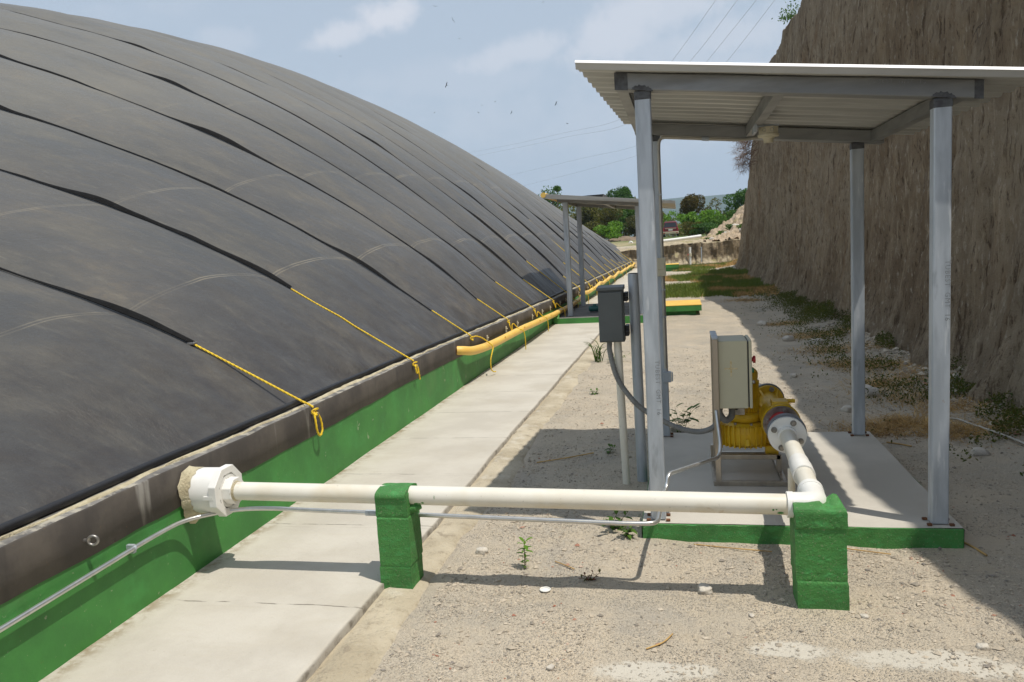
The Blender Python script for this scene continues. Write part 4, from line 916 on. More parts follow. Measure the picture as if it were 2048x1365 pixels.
# control cabinet on its stand
cb = thing('control_cabinet', 'beige steel control cabinet on a tall frame beside the yellow blower', 'cabinet', (.25, 4.3, 0))
X0, X1, YA, YZ, ZA, ZB = .178, .328, 4.185, 4.43, .425, .787
b = MB(); b.box((X0, YA, ZA), (X1, YZ, ZB)); b.build('cabinet_body', M['cabinet'], cb, .004)
b = MB(); b.box((X1, YA+.006, ZA+.006), (X1+.007, YZ-.006, ZB-.006)); b.build('door_seal', M['black'], cb)
b = MB(); b.box((X1+.007, YA, ZA), (X1+.022, YZ, ZB)); o = b.build('door', M['cabinet'], cb, .003)
b = MB(); b.lathe((X1+.022, 4.26, .675), (9, 4.26, .675), [(0, .012), (.012, .012), (.012, .02), (.024, .02), (.024, 0)], 18); b.build('stop_button', M['red'], o)
b = MB(); b.lathe((X1+.022, 4.26, .615), (9, 4.26, .615), [(0, .013), (.014, .013), (.014, 0)], 16); b.build('start_button', M['green_btn'], o)
b = MB(); b.lathe((X1+.022, 4.22, .56), (9, 4.22, .56), [(0, .01), (.012, .01), (.018, .006), (.018, 0)], 14); b.build('lock', M['steel'], o)
b = MB(); cx_, cz_ = .243, .640
for (a0, a1, c0, c1) in ((-.034, .033, -.0045, .0045), (-.0045, .0045, .005, .044), (-.004, .005, -.042, -.005)):
    x_, z_ = cx_, cz_; b.add([(x_+a0, YA-.0006, z_+c0), (x_+a1, YA-.0006, z_+c0), (x_+a1, YA-.0006, z_+c1), (x_+a0, YA-.0006, z_+c1)], [(0, 1, 2, 3)])
b.build('glue_cross', M['residue'], cb)
b = MB(); b.box((.150, 4.165, .0275), (.178, 4.192, .80)); b.build('front_upright', M['stainless'], cb, .002)
b = MB(); b.box((.150, 4.43, .028), (.176, 4.456, .805)); b.build('rear_upright', M['stainless'], cb, .002)
b = MB(); b.box((.148, 4.160, .8005), (.180, 4.46, .812)); b.build('top_rail', M['galv'], cb, .002)
b = MB(); b.tube(bez([(.178, 4.25, .43), (.18, 4.25, .39), (.21, 4.26, .345), (.245, 4.29, .36), (.25, 4.32, .40), (.252, 4.34, .432)], 6), .018, 14); b.build('loop_hose', M['rubber'], cb)

# ------------------------------------------------------------------ grey box on its pole, with conduits
gpole = thing('pole', 'short galvanised pipe pole behind the dark grey electrical box', 'pole', (-.265, 4.55, -.1))
b = MB(); b.tube([(-.262, 4.55, -.14), (-.270, 4.55, 1.150)], .0305, 22); b.build('pole_tube', M['galv'], gpole)
b = MB(); b.cyl((-.270, 4.55, 1.1502), (-.270, 4.55, 1.154), .026, 18); b.build('pole_rim', M['black'], gpole)
eb = thing('electrical_box', 'dark grey metal electrical box mounted on a short pipe pole', 'electrical box', (-.39, 4.45, .77))
b = MB(); b.box((-.465, 4.402, .772), (-.322, 4.50, 1.068)); b.build('box_body', M['darkgrey'], eb, .004)
b = MB(); b.box((-.458, 4.393, .779), (-.329, 4.4018, 1.058)); b.build('door', M['darkgrey'], eb, .003)
b = MB(); b.hexa([(-.470, 4.386, 1.0682), (-.317, 4.386, 1.0682), (-.317, 4.505, 1.0682), (-.470, 4.505, 1.0682), (-.470, 4.388, 1.086), (-.317, 4.388, 1.086), (-.317, 4.505, 1.094), (-.470, 4.505, 1.094)]); b.build('rain_hood', M['darkgrey'], eb, .003)
b = MB(); b.box((-.321, 4.44, .80), (-.300, 4.54, .86)); b.box((-.321, 4.44, 1.0), (-.300, 4.54, 1.05)); b.cyl((-.312, 4.43, 1.03), (-.296, 4.43, 1.03), .009, 8); b.cyl((-.312, 4.43, .83), (-.296, 4.43, .83), .009, 8); b.build('mounting_bracket', M['black'], eb, .002)
wp = thing('conduit_pipe', 'upright white plastic conduit pipe below the dark grey box', 'conduit', (-.36, 4.47, -.1))
b = MB(); b.tube([(-.352, 4.49, -.13), (-.368, 4.46, .771)], .0225, 18); b.build('conduit_tube', M['pvc'], wp)
fc = MB(); pts = bez([(-.412, 4.44, .771), (-.412, 4.44, .71), (-.376, 4.42, .565), (-.302, 4.40, .45), (-.224, 4.39, .375), (-.073, 4.37, .292), (.05, 4.34, .263), (.132, 4.31, .285), (.172, 4.29, .335), (.19, 4.28, .425)], 40)
fc.tube(pts, [.0150+.0010*math.sin(i*1.35) for i in range(len(pts))], 14)
o = fc.build('flexible_conduit', M['rubber'], origin=(-.412, 4.44, .771))
tag(o, 'grey flexible conduit drooping from the electrical box to the cabinet', 'conduit')

# ------------------------------------------------------------------ yellow gas pipe along the wall
yp = thing('yellow_pipe', 'long wavy yellow gas pipe running along the green tank wall', 'pipe', (-2.13, 8, .25))
yy_ = list(np.arange(8.1, 47, .45)); pts = [(-2.225, 7.42, .342), (-2.165, 7.46, .335), (-2.125, 7.65, .305)]
for y in yy_:
    z = np.interp(y, [8.1, 8.5, 9.4, 10.4, 11.8, 13, 14.4, 15.7, 18, 20.8, 24, 28, 38, 47], [.272, .255, .238, .232, .19, .148, .128, .150, .175, .200, .185, .180, .155, .14])
    if y > 15: z += .022*math.sin(y*1.9)+.01*math.sin(y*3.7)
    pts.append((-2.125+.018*math.sin(y*1.3)*(y > 9), float(y), float(z)))
b = MB(); b.tube(bez(pts, 5), .0455, 20); b.build('pipe_run', M['yellow_pipe'], yp)
for k in range(16):
    y = 9.0+k*1.15; z = float(np.interp(y, [p[1] for p in pts], [p[2] for p in pts])); x = float(np.interp(y, [p[1] for p in pts], [p[0] for p in pts]))
    b = MB(); b.cyl((x+.03, y, z+.022), (x+.058, y, z+.034), .011, 8); b.box((-2.22, y-.012, z-.012), (x, y+.012, z+.006)); b.build('bracket', M['yellow_pipe'], yp)
b = MB(); b.lathe((-2.219, 7.42, .342), (-2.0, 7.42, .342), [(0, .05), (.006, .05), (.006, .044)], 20); b.build('end_collar', M['rust'], yp)

# ------------------------------------------------------------------ far shelter on its pad across the walkway
fp = thing('concrete_pad', 'far concrete pad with green edges lying across the walkway', 'slab', (-1.2, 14.8, -.1))
b = MB(); b.box((-2.21, 13.36, .0), (-.33, 16.3, .045)); b.build('top', mat('shade_toned_pad', (.16, .15, .135), (.11, .105, .095), 3, .9), fp)  # concrete coloured grey-black: the shade under the far roof is in the colour
b = MB(); b.box((-2.2, 13.345, -.16), (-.32, 13.358, .042)); b.box((-.329, 13.36, -.16), (-.318, 16.3, .042)); b.build('painted_edge', M['green'], fp, .002)
b = MB(); b.prism([(13.30, .045), (13.42, .045), (13.42, .13), (13.38, .13)], 'x', -2.205, -2.10); b.build('corner_fillet', M['green'], fp)
fs_ = thing('shelter', 'far steel shelter with thin zinc roof on slim posts beside the dome', 'shelter', (-1.3, 14.7, .045))
r2 = lambda x: 2.142-.118*(x+2.2)
for (x, y) in ((-1.945, 13.74), (-.69, 13.74), (-1.965, 15.8), (-.70, 15.8)):
    b = MB(); b.box((x-.045, y-.045, .046), (x+.045, y+.045, r2(x)-.056)); b.build('post', M['galv'], fs_, .004)
def beam2(name, y0, y1):
    b = MB(); b.hexa([(-2.08, y0, r2(-2.08)-.055), (-.5, y0, r2(-.5)-.055), (-.5, y1, r2(-.5)-.055), (-2.08, y1, r2(-2.08)-.055), (-2.08, y0, r2(-2.08)), (-.5, y0, r2(-.5)), (-.5, y1, r2(-.5)), (-2.08, y1, r2(-2.08))]); b.build(name, M['galv_beam'], fs_)
beam2('front_beam', 13.70, 13.78); beam2('back_beam', 15.76, 15.84)
for x in (-2.02, -1.25, -.55):
    b = MB(); b.box((x-.025, 13.785, r2(x)-.055), (x+.025, 15.755, r2(x)-.004)); b.build('purlin', M['galv_beam'], fs_)
b = MB(); yv = np.linspace(13.2, 16.25, 130); rib = np.clip(np.abs(((yv-13.2)/.2) % 1.0-.5)*4.4-.6, 0, 1)*.03; rows = []
for x in np.linspace(-2.22, -.05, 8): rows.append(np.stack([np.full_like(yv, x), yv, r2(x)+.004+rib], -1))
rows = np.stack(rows); b.grid(rows, False); b.grid((rows+np.array([0, 0, .004]))[:, ::-1], False); b.build('roof_sheet', M['sheet'], fs_)
b = MB(); b.tube([(-2.235, 13.17, r2(-2.22)+.03), (-2.235, 16.25, r2(-2.22)+.03)], .045, 16); b.build('ridge_tube', M['yellow_pipe'], fs_)
b = MB(); b.hexa([(-2.235, 13.19, r2(-2.23)-.03), (-.05, 13.19, r2(-.05)-.005), (-.05, 13.197, r2(-.05)-.005), (-2.235, 13.197, r2(-2.23)-.03), (-2.235, 13.18, r2(-2.23)+.05), (-.05, 13.18, r2(-.05)+.04), (-.05, 13.21, r2(-.05)+.042), (-2.235, 13.21, r2(-2.23)+.052)]); b.build('edge_trim', M['sheet'], fs_)
b = MB(); b.hexa([(-1.75, 13.6, r2(-1.75)+.04), (-1.30, 13.7, r2(-1.3)+.04), (-1.28, 14.5, r2(-1.28)+.04), (-1.7, 14.5, r2(-1.7)+.04), (-1.74, 13.6, r2(-1.74)+.05), (-1.26, 13.7, r2(-1.3)+.115), (-1.26, 14.5, r2(-1.28)+.12), (-1.7, 14.5, r2(-1.7)+.05)])
o = b.build('loose_sheet', M['black'], origin=(-1.5, 14, r2(-1.5)+.04))
tag(o, 'curled black sheet lying on the far shelter roof', 'sheet')
tp = thing('pump', 'small teal electric pump standing on the far concrete pad', 'pump', (-1.58, 14.3, .045))
b = MB(); b.lathe((-1.68, 14.3, .115), (-1, 14.3, .115), [(0, 0), (0, .045), (.04, .055), (.16, .055), (.17, .07), (.19, .07), (.2, .04), (.2, 0)], 20); b.box((-1.60, 14.25, .16), (-1.54, 14.33, .20)); b.build('motor', mat('teal_paint', (.02, .11, .10), None, 8, .45), tp)
b = MB(); b.box((-1.66, 14.24, .046), (-1.5, 14.36, .062)); b.box((-1.62, 14.27, .06), (-1.53, 14.33, .075)); b.build('base', M['darkgrey'], tp)

# ------------------------------------------------------------------ yellow topped tank lids in the yard
def lid(label, x0, x1, y0, y1, zb, zt, gap):
    t = thing('tank_lid', label, 'lid', ((x0+x1)/2, (y0+y1)/2, -.09), 'yellow topped slabs in the yard')
    b = MB(); b.box((x0+gap, y0+gap, -.15), (x1-gap, y1-gap, zb)); b.build('plinth', M['block_green'], t)
    b = MB(); b.box((x0, y0, zb), (x1, y1, zt-.012)); b.build('green_side', M['green'], t, .004)
    b = MB(); b.box((x0-.002, y0-.002, zt-.012), (x1+.002, y1+.002, zt)); b.build('yellow_top', M['yellow_top'], t, .003)
lid('nearer yellow topped green slab raised on the pale gravel', -.62, .352, 14.42, 15.55, -.015, .10, .10)
lid('farther small yellow topped green slab before the earth bank', -.95, -.06, 33.0, 34.0, .06, .205, .05)

# ------------------------------------------------------------------ pipes on the bank
rp = thing('riser_pipe', 'white upright pipe with red valve joint in the earth bank', 'pipe', (.465, 37.72, -.1))
b = MB(); b.cyl((.455, 37.72, -.2), (.47, 37.72, .80), .055, 14); b.build('pipe_tube', M['pvc_clean'], rp)
b = MB(); b.lathe((.462, 37.72, .36), (.465, 37.72, 2), [(0, .055), (0, .078), (.16, .078), (.16, .055)], 16); b.build('joint', M['light_box'], rp)
b = MB(); b.cyl((.40, 37.70, .45), (.355, 37.69, .45), .035, 10); b.build('valve_handle', M['red'], rp)
gp2 = MB(); gp2.cyl((0, 0, 0), (.012, 0, .68), .026, 10); gp2.cyl((0, 0, .66), (.012, 0, .70), .04, 10); o = gp2.build('standpipe', M['galv'], origin=(.975, 37.62, .08), local=True); tag(o, 'thin grey upright pipe in a groove of the earth bank', 'pipe')
lp_ = MB(); lp_.tube([(0, 0, 0), (1.8, .15, .12), (2.6, .3, .19)], .075, 16); lp_.tube([(-.02, 0, -.001), (.06, .005, .004)], .085, 16); o = lp_.build('drain_pipe', M['pvc_clean'], origin=(-1.55, 39.4, 1.10), local=True); tag(o, 'long white plastic pipe lying on top of the earth bank', 'pipe')
gn = MB(); gn.tube(bez([(0, 0, -.3), (0, 0, .18), (-.02, 0, .30), (-.10, 0, .36), (-.17, 0, .30)], 5), .055, 12); gn.cyl((-.175, 0, .31), (-.185, 0, .25), .075, 12); gn.cyl((.02, 0, .0), (.10, 0, -.2), .05, 10)
o = gn.build('vent_pipe', M['pvc_clean'], origin=(-2.86, 49, .82), local=True); tag(o, 'white bent vent pipe standing on the stony heap', 'pipe')

# ------------------------------------------------------------------ maroon SUV beyond the bank
CARM = mat('maroon_car_paint', (.19, .028, .034), (.17, .026, .03), 3, .3, .3); CARB = mat('beige_car_trim', (.42, .36, .26), None, 3, .45)
GLS = mat('dark_glass', (.02, .022, .025), None, 3, .08); TYR = mat('tyre', (.02, .02, .02), None, 10, .85)
car = thing('parked_car', 'maroon SUV with beige bumper parked by the trees beyond the bank', 'car', (-.79, 75, 1.33))
S = .82; cx0, cy0, cz0 = -.79, 75.0, 1.335
def cp(x, y, z): return (cx0+x*S, cy0+y*S, cz0+z*S)
b = MB()
secs = [(0, .86, .34, .98), (.06, .89, .30, 1.02), (1.2, .90, .28, 1.03), (3.2, .90, .28, 1.02), (4.2, .86, .30, .92), (4.5, .78, .36, .82)]
P = []
for y, w_, z0_, z1_ in secs: P.append([cp(-w_*.92, y, z0_), cp(-w_, y, z0_+.2), cp(-w_, y, z1_-.12), cp(-w_*.95, y, z1_), cp(w_*.95, y, z1_), cp(w_, y, z1_-.12), cp(w_, y, z0_+.2), cp(w_*.92, y, z0_), cp(-w_*.92, y, z0_)])
b.grid(np.array(P), False); b.add(P[0][:-1], [tuple(range(8))]); b.add(P[-1][:-1], [tuple(range(7, -1, -1))])
P = []
for y, w_, z0_, wt, zt in [(.03, .84, 1.0, .66, 1.0), (.28, .84, 1.0, .66, 1.68), (.5, .84, 1.0, .67, 1.75), (2.4, .84, 1.0, .67, 1.75), (3.3, .84, 1.0, .70, 1.02)]: P.append([cp(-w_, y, z0_), cp(-wt, y, zt-.04), cp(-wt*.92, y, zt), cp(wt*.92, y, zt), cp(wt, y, zt-.04), cp(w_, y, z0_)])
b.grid(np.array(P), False); b.build('body', CARM, car, .02)
b = MB(); q = lambda x, t: cp(x, .035+.245*t-.012, 1.0+.68*t)
b.add([q(-.70, .12), q(.70, .12), q(.60, .88), q(-.60, .88)], [(0, 1, 2, 3)]); b.build('rear_window', GLS, car)
b = MB()
for s_ in (-1, 1): b.add([cp(s_*.825, .5, 1.08), cp(s_*.825, 2.9, 1.08), cp(s_*.70, 2.35, 1.62), cp(s_*.70, .62, 1.62)], [(0, 1, 2, 3) if s_ > 0 else (3, 2, 1, 0)])
b.build('side_windows', GLS, car)
b = MB(); b.hexa([cp(-.90, -.10, .30), cp(.90, -.10, .30), cp(.90, .15, .30), cp(-.90, .15, .30), cp(-.90, -.10, .58), cp(.90, -.10, .58), cp(.90, .15, .58), cp(-.90, .15, .58)]); b.build('rear_bumper', CARB, car, .03)
TL = mat('tail_light', (.35, .02, .02), None, 8, .3)
for s_ in (-1, 1):
    b = MB(); x0_, x1_ = sorted((s_*.74, s_*.87)); b.hexa([cp(x0_, -.02, .66), cp(x1_, -.02, .66), cp(x1_, .03, .66), cp(x0_, .03, .66), cp(x0_, -.02, .98), cp(x1_, -.02, .98), cp(x1_, .03, .98), cp(x0_, .03, .98)]); b.build('tail_light', TL, car)
    b = MB(); x0_, x1_ = sorted((s_*.62, s_*.80)); b.hexa([cp(x0_, -.115, .38), cp(x1_, -.115, .38), cp(x1_, -.10, .38), cp(x0_, -.10, .38), cp(x0_, -.115, .46), cp(x1_, -.115, .46), cp(x1_, -.10, .46), cp(x0_, -.10, .46)]); b.build('reflector', TL, car)
b = MB(); b.hexa([cp(-.24, -.02, .70), cp(.24, -.02, .70), cp(.24, .0, .70), cp(-.24, .0, .70), cp(-.24, -.02, .86), cp(.24, -.02, .86), cp(.24, .0, .86), cp(-.24, .0, .86)]); b.build('licence_plate', M['pvc_clean'], car)
b = MB(); b.hexa([cp(-.62, -.016, .90), cp(.62, -.016, .90), cp(.62, .0, .90), cp(-.62, .0, .90), cp(-.62, -.016, .97), cp(.62, -.016, .97), cp(.62, 0, .97), cp(-.62, 0, .97)]); b.build('tailgate_strip', CARB, car)
for s_ in (-1, 1):
    for y in (.85, 3.55):
        b = MB(); b.cyl(cp(s_*.70, y, .34), cp(s_*.91, y, .34), .34*S, 24); o = b.build('wheel', TYR, car); b = MB(); b.cyl(cp(s_*.912, y, .34), cp(s_*.922, y, .34), .2*S, 18); b.build('rim', M['steel'], o)

# ------------------------------------------------------------------ foliage
def leaf_mat(name, c1, c2, trans=.35, isl=.35):
    m = bpy.data.materials.new(name); m.use_nodes = True; T = NT(m.node_tree); p = T.n['Principled BSDF']
    g = T.new('ShaderNodeNewGeometry').outputs['Random Per Island']; c = T.mix(g, c1, c2)
    c = T.mix(1.0, c, T.new('ShaderNodeCombineColor', {0: T.math('MULTIPLY_ADD', T.noise(T.obj(), 1.1, 3), 1.1, .7), 1: T.math('MULTIPLY_ADD', T.noise(T.obj(), 1.1, 3), 1.1, .7), 2: .9}).outputs[0], 'MULTIPLY')
    T.set(p.inputs['Base Color'], c); p.inputs['Roughness'].default_value = .55; p.inputs['Specular IOR Level'].default_value = .25
    tr = T.new('ShaderNodeBsdfTranslucent', {'Color': c}); mx = T.new('ShaderNodeMixShader', {0: trans}); T.l.new(p.outputs[0], mx.inputs[1]); T.l.new(tr.outputs[0], mx.inputs[2])
    T.l.new(mx.outputs[0], T.n['Material Output'].inputs[0]); return m
LF = dict(weed=leaf_mat('weed_leaves', (.05, .085, .02), (.12, .11, .035)), dark=leaf_mat('dark_green_leaves', (.035, .085, .02), (.065, .14, .03)), bright=leaf_mat('bright_green_leaves', (.09, .20, .025), (.15, .27, .04)), olive=leaf_mat('olive_leaves', (.075, .085, .02), (.12, .11, .03)),
          dry=leaf_mat('dry_olive_leaves', (.095, .085, .035), (.06, .075, .025)), brown=leaf_mat('bronze_leaves', (.11, .075, .02), (.07, .065, .02)), mid=leaf_mat('mid_green_leaves', (.05, .115, .022), (.085, .16, .03)))
def leaves(cent, size, r_, flat=.0):
    n = len(cent); d = r_.normal(size=(n, 3)); d[:, 2] = d[:, 2]*(1-flat)+flat*1.2; d /= np.linalg.norm(d, axis=1)[:, None]
    a = np.cross(d, r_.normal(size=(n, 3))); a /= np.linalg.norm(a, axis=1)[:, None]; bb = np.cross(d, a); s = (size*r_.uniform(.6, 1.4, n))[:, None]
    V = np.stack([cent-a*s*.9, cent-bb*s*.42+a*s*.05, cent+a*s*.9, cent+bb*s*.42+a*s*.05], 1).reshape(-1, 3)
    return V, np.arange(4*n).reshape(-1, 4)
def tree(name, label, cat, x, y, z0, top, rad, kind, n, size, seed, sparse=False, group='trees beyond the yard', crown_lo=.05, blobs=13):
    r_ = np.random.default_rng(seed); rad *= 1.3; t = thing(name, label, cat, (x, y, z0), group); h = top-z0
    b = MB(); tr = [(x, y, z0-.1), (x+.05*h*r_.normal()*.5, y, z0+h*.25), (x+.06*h*r_.normal()*.6, y, z0+h*.6)]; b.tube(tr, [.035*h, .025*h, .012*h], 7)
    B = []
    for k in range(blobs):
        a = r_.uniform(0, 6.28); q = math.sqrt(r_.uniform(0, 1)); zc = z0+h*r_.uniform(crown_lo+.12, .86); prof = math.sin(min(1, max(.15, (zc-z0)/h*.95))*math.pi*.72+.35)
        c = np.array([x+rad*.72*q*math.cos(a)*prof, y+rad*.72*q*math.sin(a)*prof, zc]); B.append((c, rad*r_.uniform(.3, .52), h*r_.uniform(.12, .2)))
        m_ = Vector(tr[1]).lerp(Vector(tr[2]), r_.uniform(0, 1)); b.tube([m_, m_.lerp(Vector(c), .55)+Vector((0, 0, .03*h)), Vector(c)], [.012*h, .008*h, .003*h], 5)
    b.build('trunk', M['bark'], t)
    w_ = np.array([bb_[1]**2*bb_[2] for bb_ in B]); w_ /= w_.sum(); C = []
    for (c, rx_, rz_), w1 in zip(B, w_):
        k = int(n*w1); d = r_.normal(size=(k, 3)); d /= np.linalg.norm(d, axis=1)[:, None]; q = r_.uniform(.45, 1.0, k)**.6
        e = c+d*q[:, None]*np.array([rx_, rx_, rz_]); 
        if sparse:
            f = vnoise(e[:, 0]*2.2/rad, e[:, 1]*2.2/rad, e[:, 2]*3/rad, seed=seed); e = e[f > -.1]
        C.append(e)
    C = np.concatenate(C)
    kl = kind if isinstance(kind, (list, tuple)) else [kind]
    V, F = leaves(C, size, r_, .25); fast_mesh('crown', V, F, LF[kl[0]], t)
    return t
G0 = lambda y: float(ground_z(0, y))
TR = [ # x, y, top, radius, kind, n, leaf, label, kw
 ('round_tree', -5.3, 74, 6.35, 1.35, 'dark', 2600, .11, 'round dark green tree rising above the far shelter roof', dict(crown_lo=.45, blobs=14)),
 ('sparse_tree', -11.9, 74, 6.9, .95, 'mid', 420, .13, 'sparse leafy tree top peeping over the dome shoulder', dict(sparse=True, crown_lo=.5)),
 ('shrub', -9.2, 64, 3.9, 1.2, 'dry', 1500, .10, 'dry olive shrub nearest the dome under the far roof', {}),
 ('bushy_tree', -7.8, 68, 5.05, 1.4, 'dry', 2000, .10, 'drab brownish tree behind the far shelter, left of the olive tree', {}),
 ('bushy_tree', -6.2, 66, 4.6, 1.3, 'olive', 2200, .10, 'dark olive tree seen between the far shelter posts', {}),
 ('bushy_tree', -4.6, 69, 5.0, 1.3, 'mid', 2000, .10, 'leafy green tree behind the far shelter, above the soil mound', {}),
 ('shrub', -5.4, 61, 2.75, 1.1, 'bright', 900, .10, 'low bright green shrub behind the soil mound', dict(crown_lo=.1)),
 ('shrub', -7.0, 61.5, 3.1, 1.2, 'olive', 1300, .10, 'low olive shrub at the foot of the dome', dict(crown_lo=.1)),
 ('shrub', -3.6, 66, 3.3, 1.1, 'dry', 1300, .09, 'grey brown twiggy shrub right of the soil mound', dict(crown_lo=.1)),
 ('bushy_tree', -3.0, 72, 4.9, 1.2, 'mid', 1800, .10, 'green tree partly hidden by the near shelter post', {}),
 ('slim_tree', -.6, 80, 4.15, .95, 'bright', 800, .11, 'thin light green tree behind the maroon SUV', dict(sparse=True)),
 ('round_tree', 1.15, 69, 4.75, .95, 'brown', 1900, .10, 'bronze brown round tree between green trees beyond the bank', dict(crown_lo=.45)),
 ('shrub', .75, 62, 3.25, .85, 'bright', 1100, .10, 'bright green bush in front of the bronze tree', dict(crown_lo=.15)),
 ('shrub', 2.3, 61, 3.2, .95, 'bright', 1200, .10, 'yellow green bush right of the bronze tree', dict(crown_lo=.15)),
 ('slim_tree', 3.35, 70, 4.6, 1.0, 'olive', 750, .10, 'open thin tree with hazy hill showing through it', dict(sparse=True)),
 ('bushy_tree', 4.9, 63, 4.95, 1.15, 'dark', 1900, .10, 'tall dark green tree beside the cliff end', {}),
 ('shrub', 3.9, 58, 3.2, 1.0, 'mid', 1300, .09, 'green shrub at the top of the rubble slope', dict(crown_lo=.1)),
 ('shrub', .95, 58, 2.35, .9, 'olive', 1100, .09, 'low olive shrub just right of the SUV', dict(crown_lo=.05)),
 ('shrub', 1.9, 57, 2.2, .9, 'dark', 1000, .09, 'low dark shrub at the foot of the rubble slope', dict(crown_lo=.05)),
]
for i, (nm, x, y, top, rad, kind, n, lf, lb, kw) in enumerate(TR): tree(nm, lb, 'tree' if 'tree' in nm else 'shrub', x, y, G0(y), top, rad, kind, int(n*2.4), lf, 400+i, **kw)
# small tuft topped tree beside the dome shoulder
t = thing('tuft_tree', 'thin trunked tree with one small round tuft above the dome', 'tree', (-10.6, 70, 1.3)); b = MB(); b.tube([(-10.6, 70, 1.2), (-10.58, 70, 6.2)], [.06, .03], 6); b.build('trunk', M['bark'], t)
r_ = np.random.default_rng(5); d_ = r_.normal(size=(420, 3)); d_ /= np.linalg.norm(d_, axis=1)[:, None]; V, F = leaves(np.array([-10.58, 70, 6.2])+d_*np.array([.36, .36, .30])*r_.uniform(.3, 1, (420, 1)), .10, r_); fast_mesh('crown', V, F, LF['mid'], t)
# far wood that reads as one mass
r_ = np.random.default_rng(77); n = 16000; xx = r_.uniform(-45, 40, n); yy_ = r_.uniform(88, 100, n); zz_ = r_.uniform(0, 1, n)**.8*(np.interp(xx, [-8, -4, -1, 1, 4, 8], [4.8, 4.4, 1.9, 1.5, 1.7, 3.0])+.7*vnoise(xx*.45, xx*0, seed=501)); V, F = leaves(np.stack([xx, yy_, 1.2+zz_], 1), .26, r_, .2)
o = fast_mesh('woodland', V, F, LF['olive']); tag(o, 'dull green scrub closing the view behind the trees', 'woodland', kind='stuff')
# plants on the rubble slope
def slope_z(x, y):
    u = (x-.6)/3.6; v = (y-38.5)/5
    return .95+1.95*np.clip((x-.95)/2.6, 0, 1)**1.2*np.clip(.10+.95*v, 0, 1)**.8
for i, (x, y, rad, lb) in enumerate([(2.05, 40.0, .3, 'small green weed low on the rubble slope'), (2.55, 40.5, .36, 'leafy weed in the middle of the rubble slope'), (3.0, 39.6, .34, 'dark leafy weed high on the rubble slope near the cliff'), (1.35, 39.4, .2, 'tiny weed beside the end of the white pipe')]):
    z = float(slope_z(x, y)); r_ = np.random.default_rng(600+i); n = 260; d_ = r_.normal(size=(n, 3)); d_ /= np.linalg.norm(d_, axis=1)[:, None]; c = np.array([x, y, z+.08])+d_*np.array([rad, rad, rad*.5])*r_.uniform(.2, 1, (n, 1))
    V, F = leaves(c, .06, r_, .3); o = fast_mesh('slope_weed', V, F, LF['mid' if i != 1 else 'dark']); tag(o, lb, 'weed', 'weeds on the rubble slope')
# dry twiggy bush hanging from the cliff edge
bush = thing('dry_bush', 'dry leafless brown bush hanging from the cliff edge under the roof', 'bush', (2.6, 27.6, 4.6))
b = MB(); r_ = np.random.default_rng(9)
def twig(p, d_, L, rad, depth):
    q = p+d_*L*.5+Vector(r_.normal(size=3))*L*.06; e = p+d_*L+Vector((0, 0, -.10*L))
    b.tube([p, q, e], [rad, rad*.8, rad*.5], 3, False, False)
    if depth:
        for _ in range(r_.integers(3, 5)):
            nd = (d_+Vector(r_.normal(size=3))*.55+Vector((0, 0, -.12))).normalized(); twig(p.lerp(e, r_.uniform(.35, 1)), nd, L*r_.uniform(.5, .8), rad*.62, depth-1)
for k in range(60):
    p = Vector((2.42+r_.uniform(-.08, .2), 27.0+r_.uniform(-1.2, 1.0), 4.35+r_.uniform(-.75, .55))); dr = Vector((-1.0, r_.normal()*.5, r_.normal()*.55-.25)).normalized(); twig(p, dr, r_.uniform(.28, .5), .008, 3)
b.build('twigs', mat('dry_twigs', (.14, .085, .055), (.20, .13, .085), 6, .9), bush)
# sprigs along the cliff top
for i, (y, lb) in enumerate([(19.2, 'small green sprig on the cliff top edge'), (16.3, 'dry grass sprig at the upper cliff edge by the frame top')]):
    r_ = np.random.default_rng(700+i); x = float(cliff_base(y)+.055*cliff_top(y)); z = float(cliff_top(y)); n = 280; d_ = r_.normal(size=(n, 3)); d_[:, 2] = np.abs(d_[:, 2]); c = np.array([x-.03, y, z])+d_*np.array([.10, .22, .13])
    V, F = leaves(c, .035, r_); o = fast_mesh('cliff_sprig', V, F, LF['mid'] if i == 0 else M['straw']); tag(o, lb, 'plant', 'sprigs on the cliff edge')

# grass and weeds in the yard
def blades(px_, py_, h, wd, r_, lean=.5):
    n = len(px_); a = r_.uniform(0, 6.28, n); ln = r_.normal(size=(n, 2))*lean*h[:, None]; z = ground_z(px_, py_)
    dx, dy = np.cos(a)*wd, np.sin(a)*wd
    V = np.stack([np.stack([px_-dx, py_-dy, z-.005], 1), np.stack([px_+dx, py_+dy, z-.005], 1), np.stack([px_+ln[:, 0], py_+ln[:, 1], z+h], 1)], 1).reshape(-1, 3)
    return V, np.arange(3*n).reshape(-1, 3)
r_ = np.random.default_rng(11); n = 120000; px_ = r_.uniform(-1.1, 2.6, n); py_ = 15.5+r_.uniform(0, 1, n)**1.35*22
dens = fbm(px_*.8, py_*.45, seed=801)*.55+np.interp(py_, [15.5, 17.5, 19, 24, 30, 33, 37.5], [-.5, -.12, .32, .36, .08, .0, .3])+np.interp(px_, [-1.1, .3, 1.2, 2.4], [-.1, .1, .3, .3])
k = dens > r_.uniform(0, .45, n); px_, py_ = px_[k], py_[k]
dry = fbm(px_*1.1, py_*.7, seed=805) > .38
k = r_.uniform(0, 1, len(px_)) < .8
V, F = blades(px_[~dry], py_[~dry], r_.uniform(.04, .14, (~dry).sum()), .012, r_); GR = leaf_mat('grass_blades', (.08, .135, .026), (.17, .19, .055), .35)
o = fast_mesh('grass', V, F, GR); tag(o, 'green grass covering the far part of the yard', 'grass', kind='stuff')
V1, F1 = blades(px_[dry], py_[dry], r_.uniform(.04, .13, dry.sum()), .012, r_)
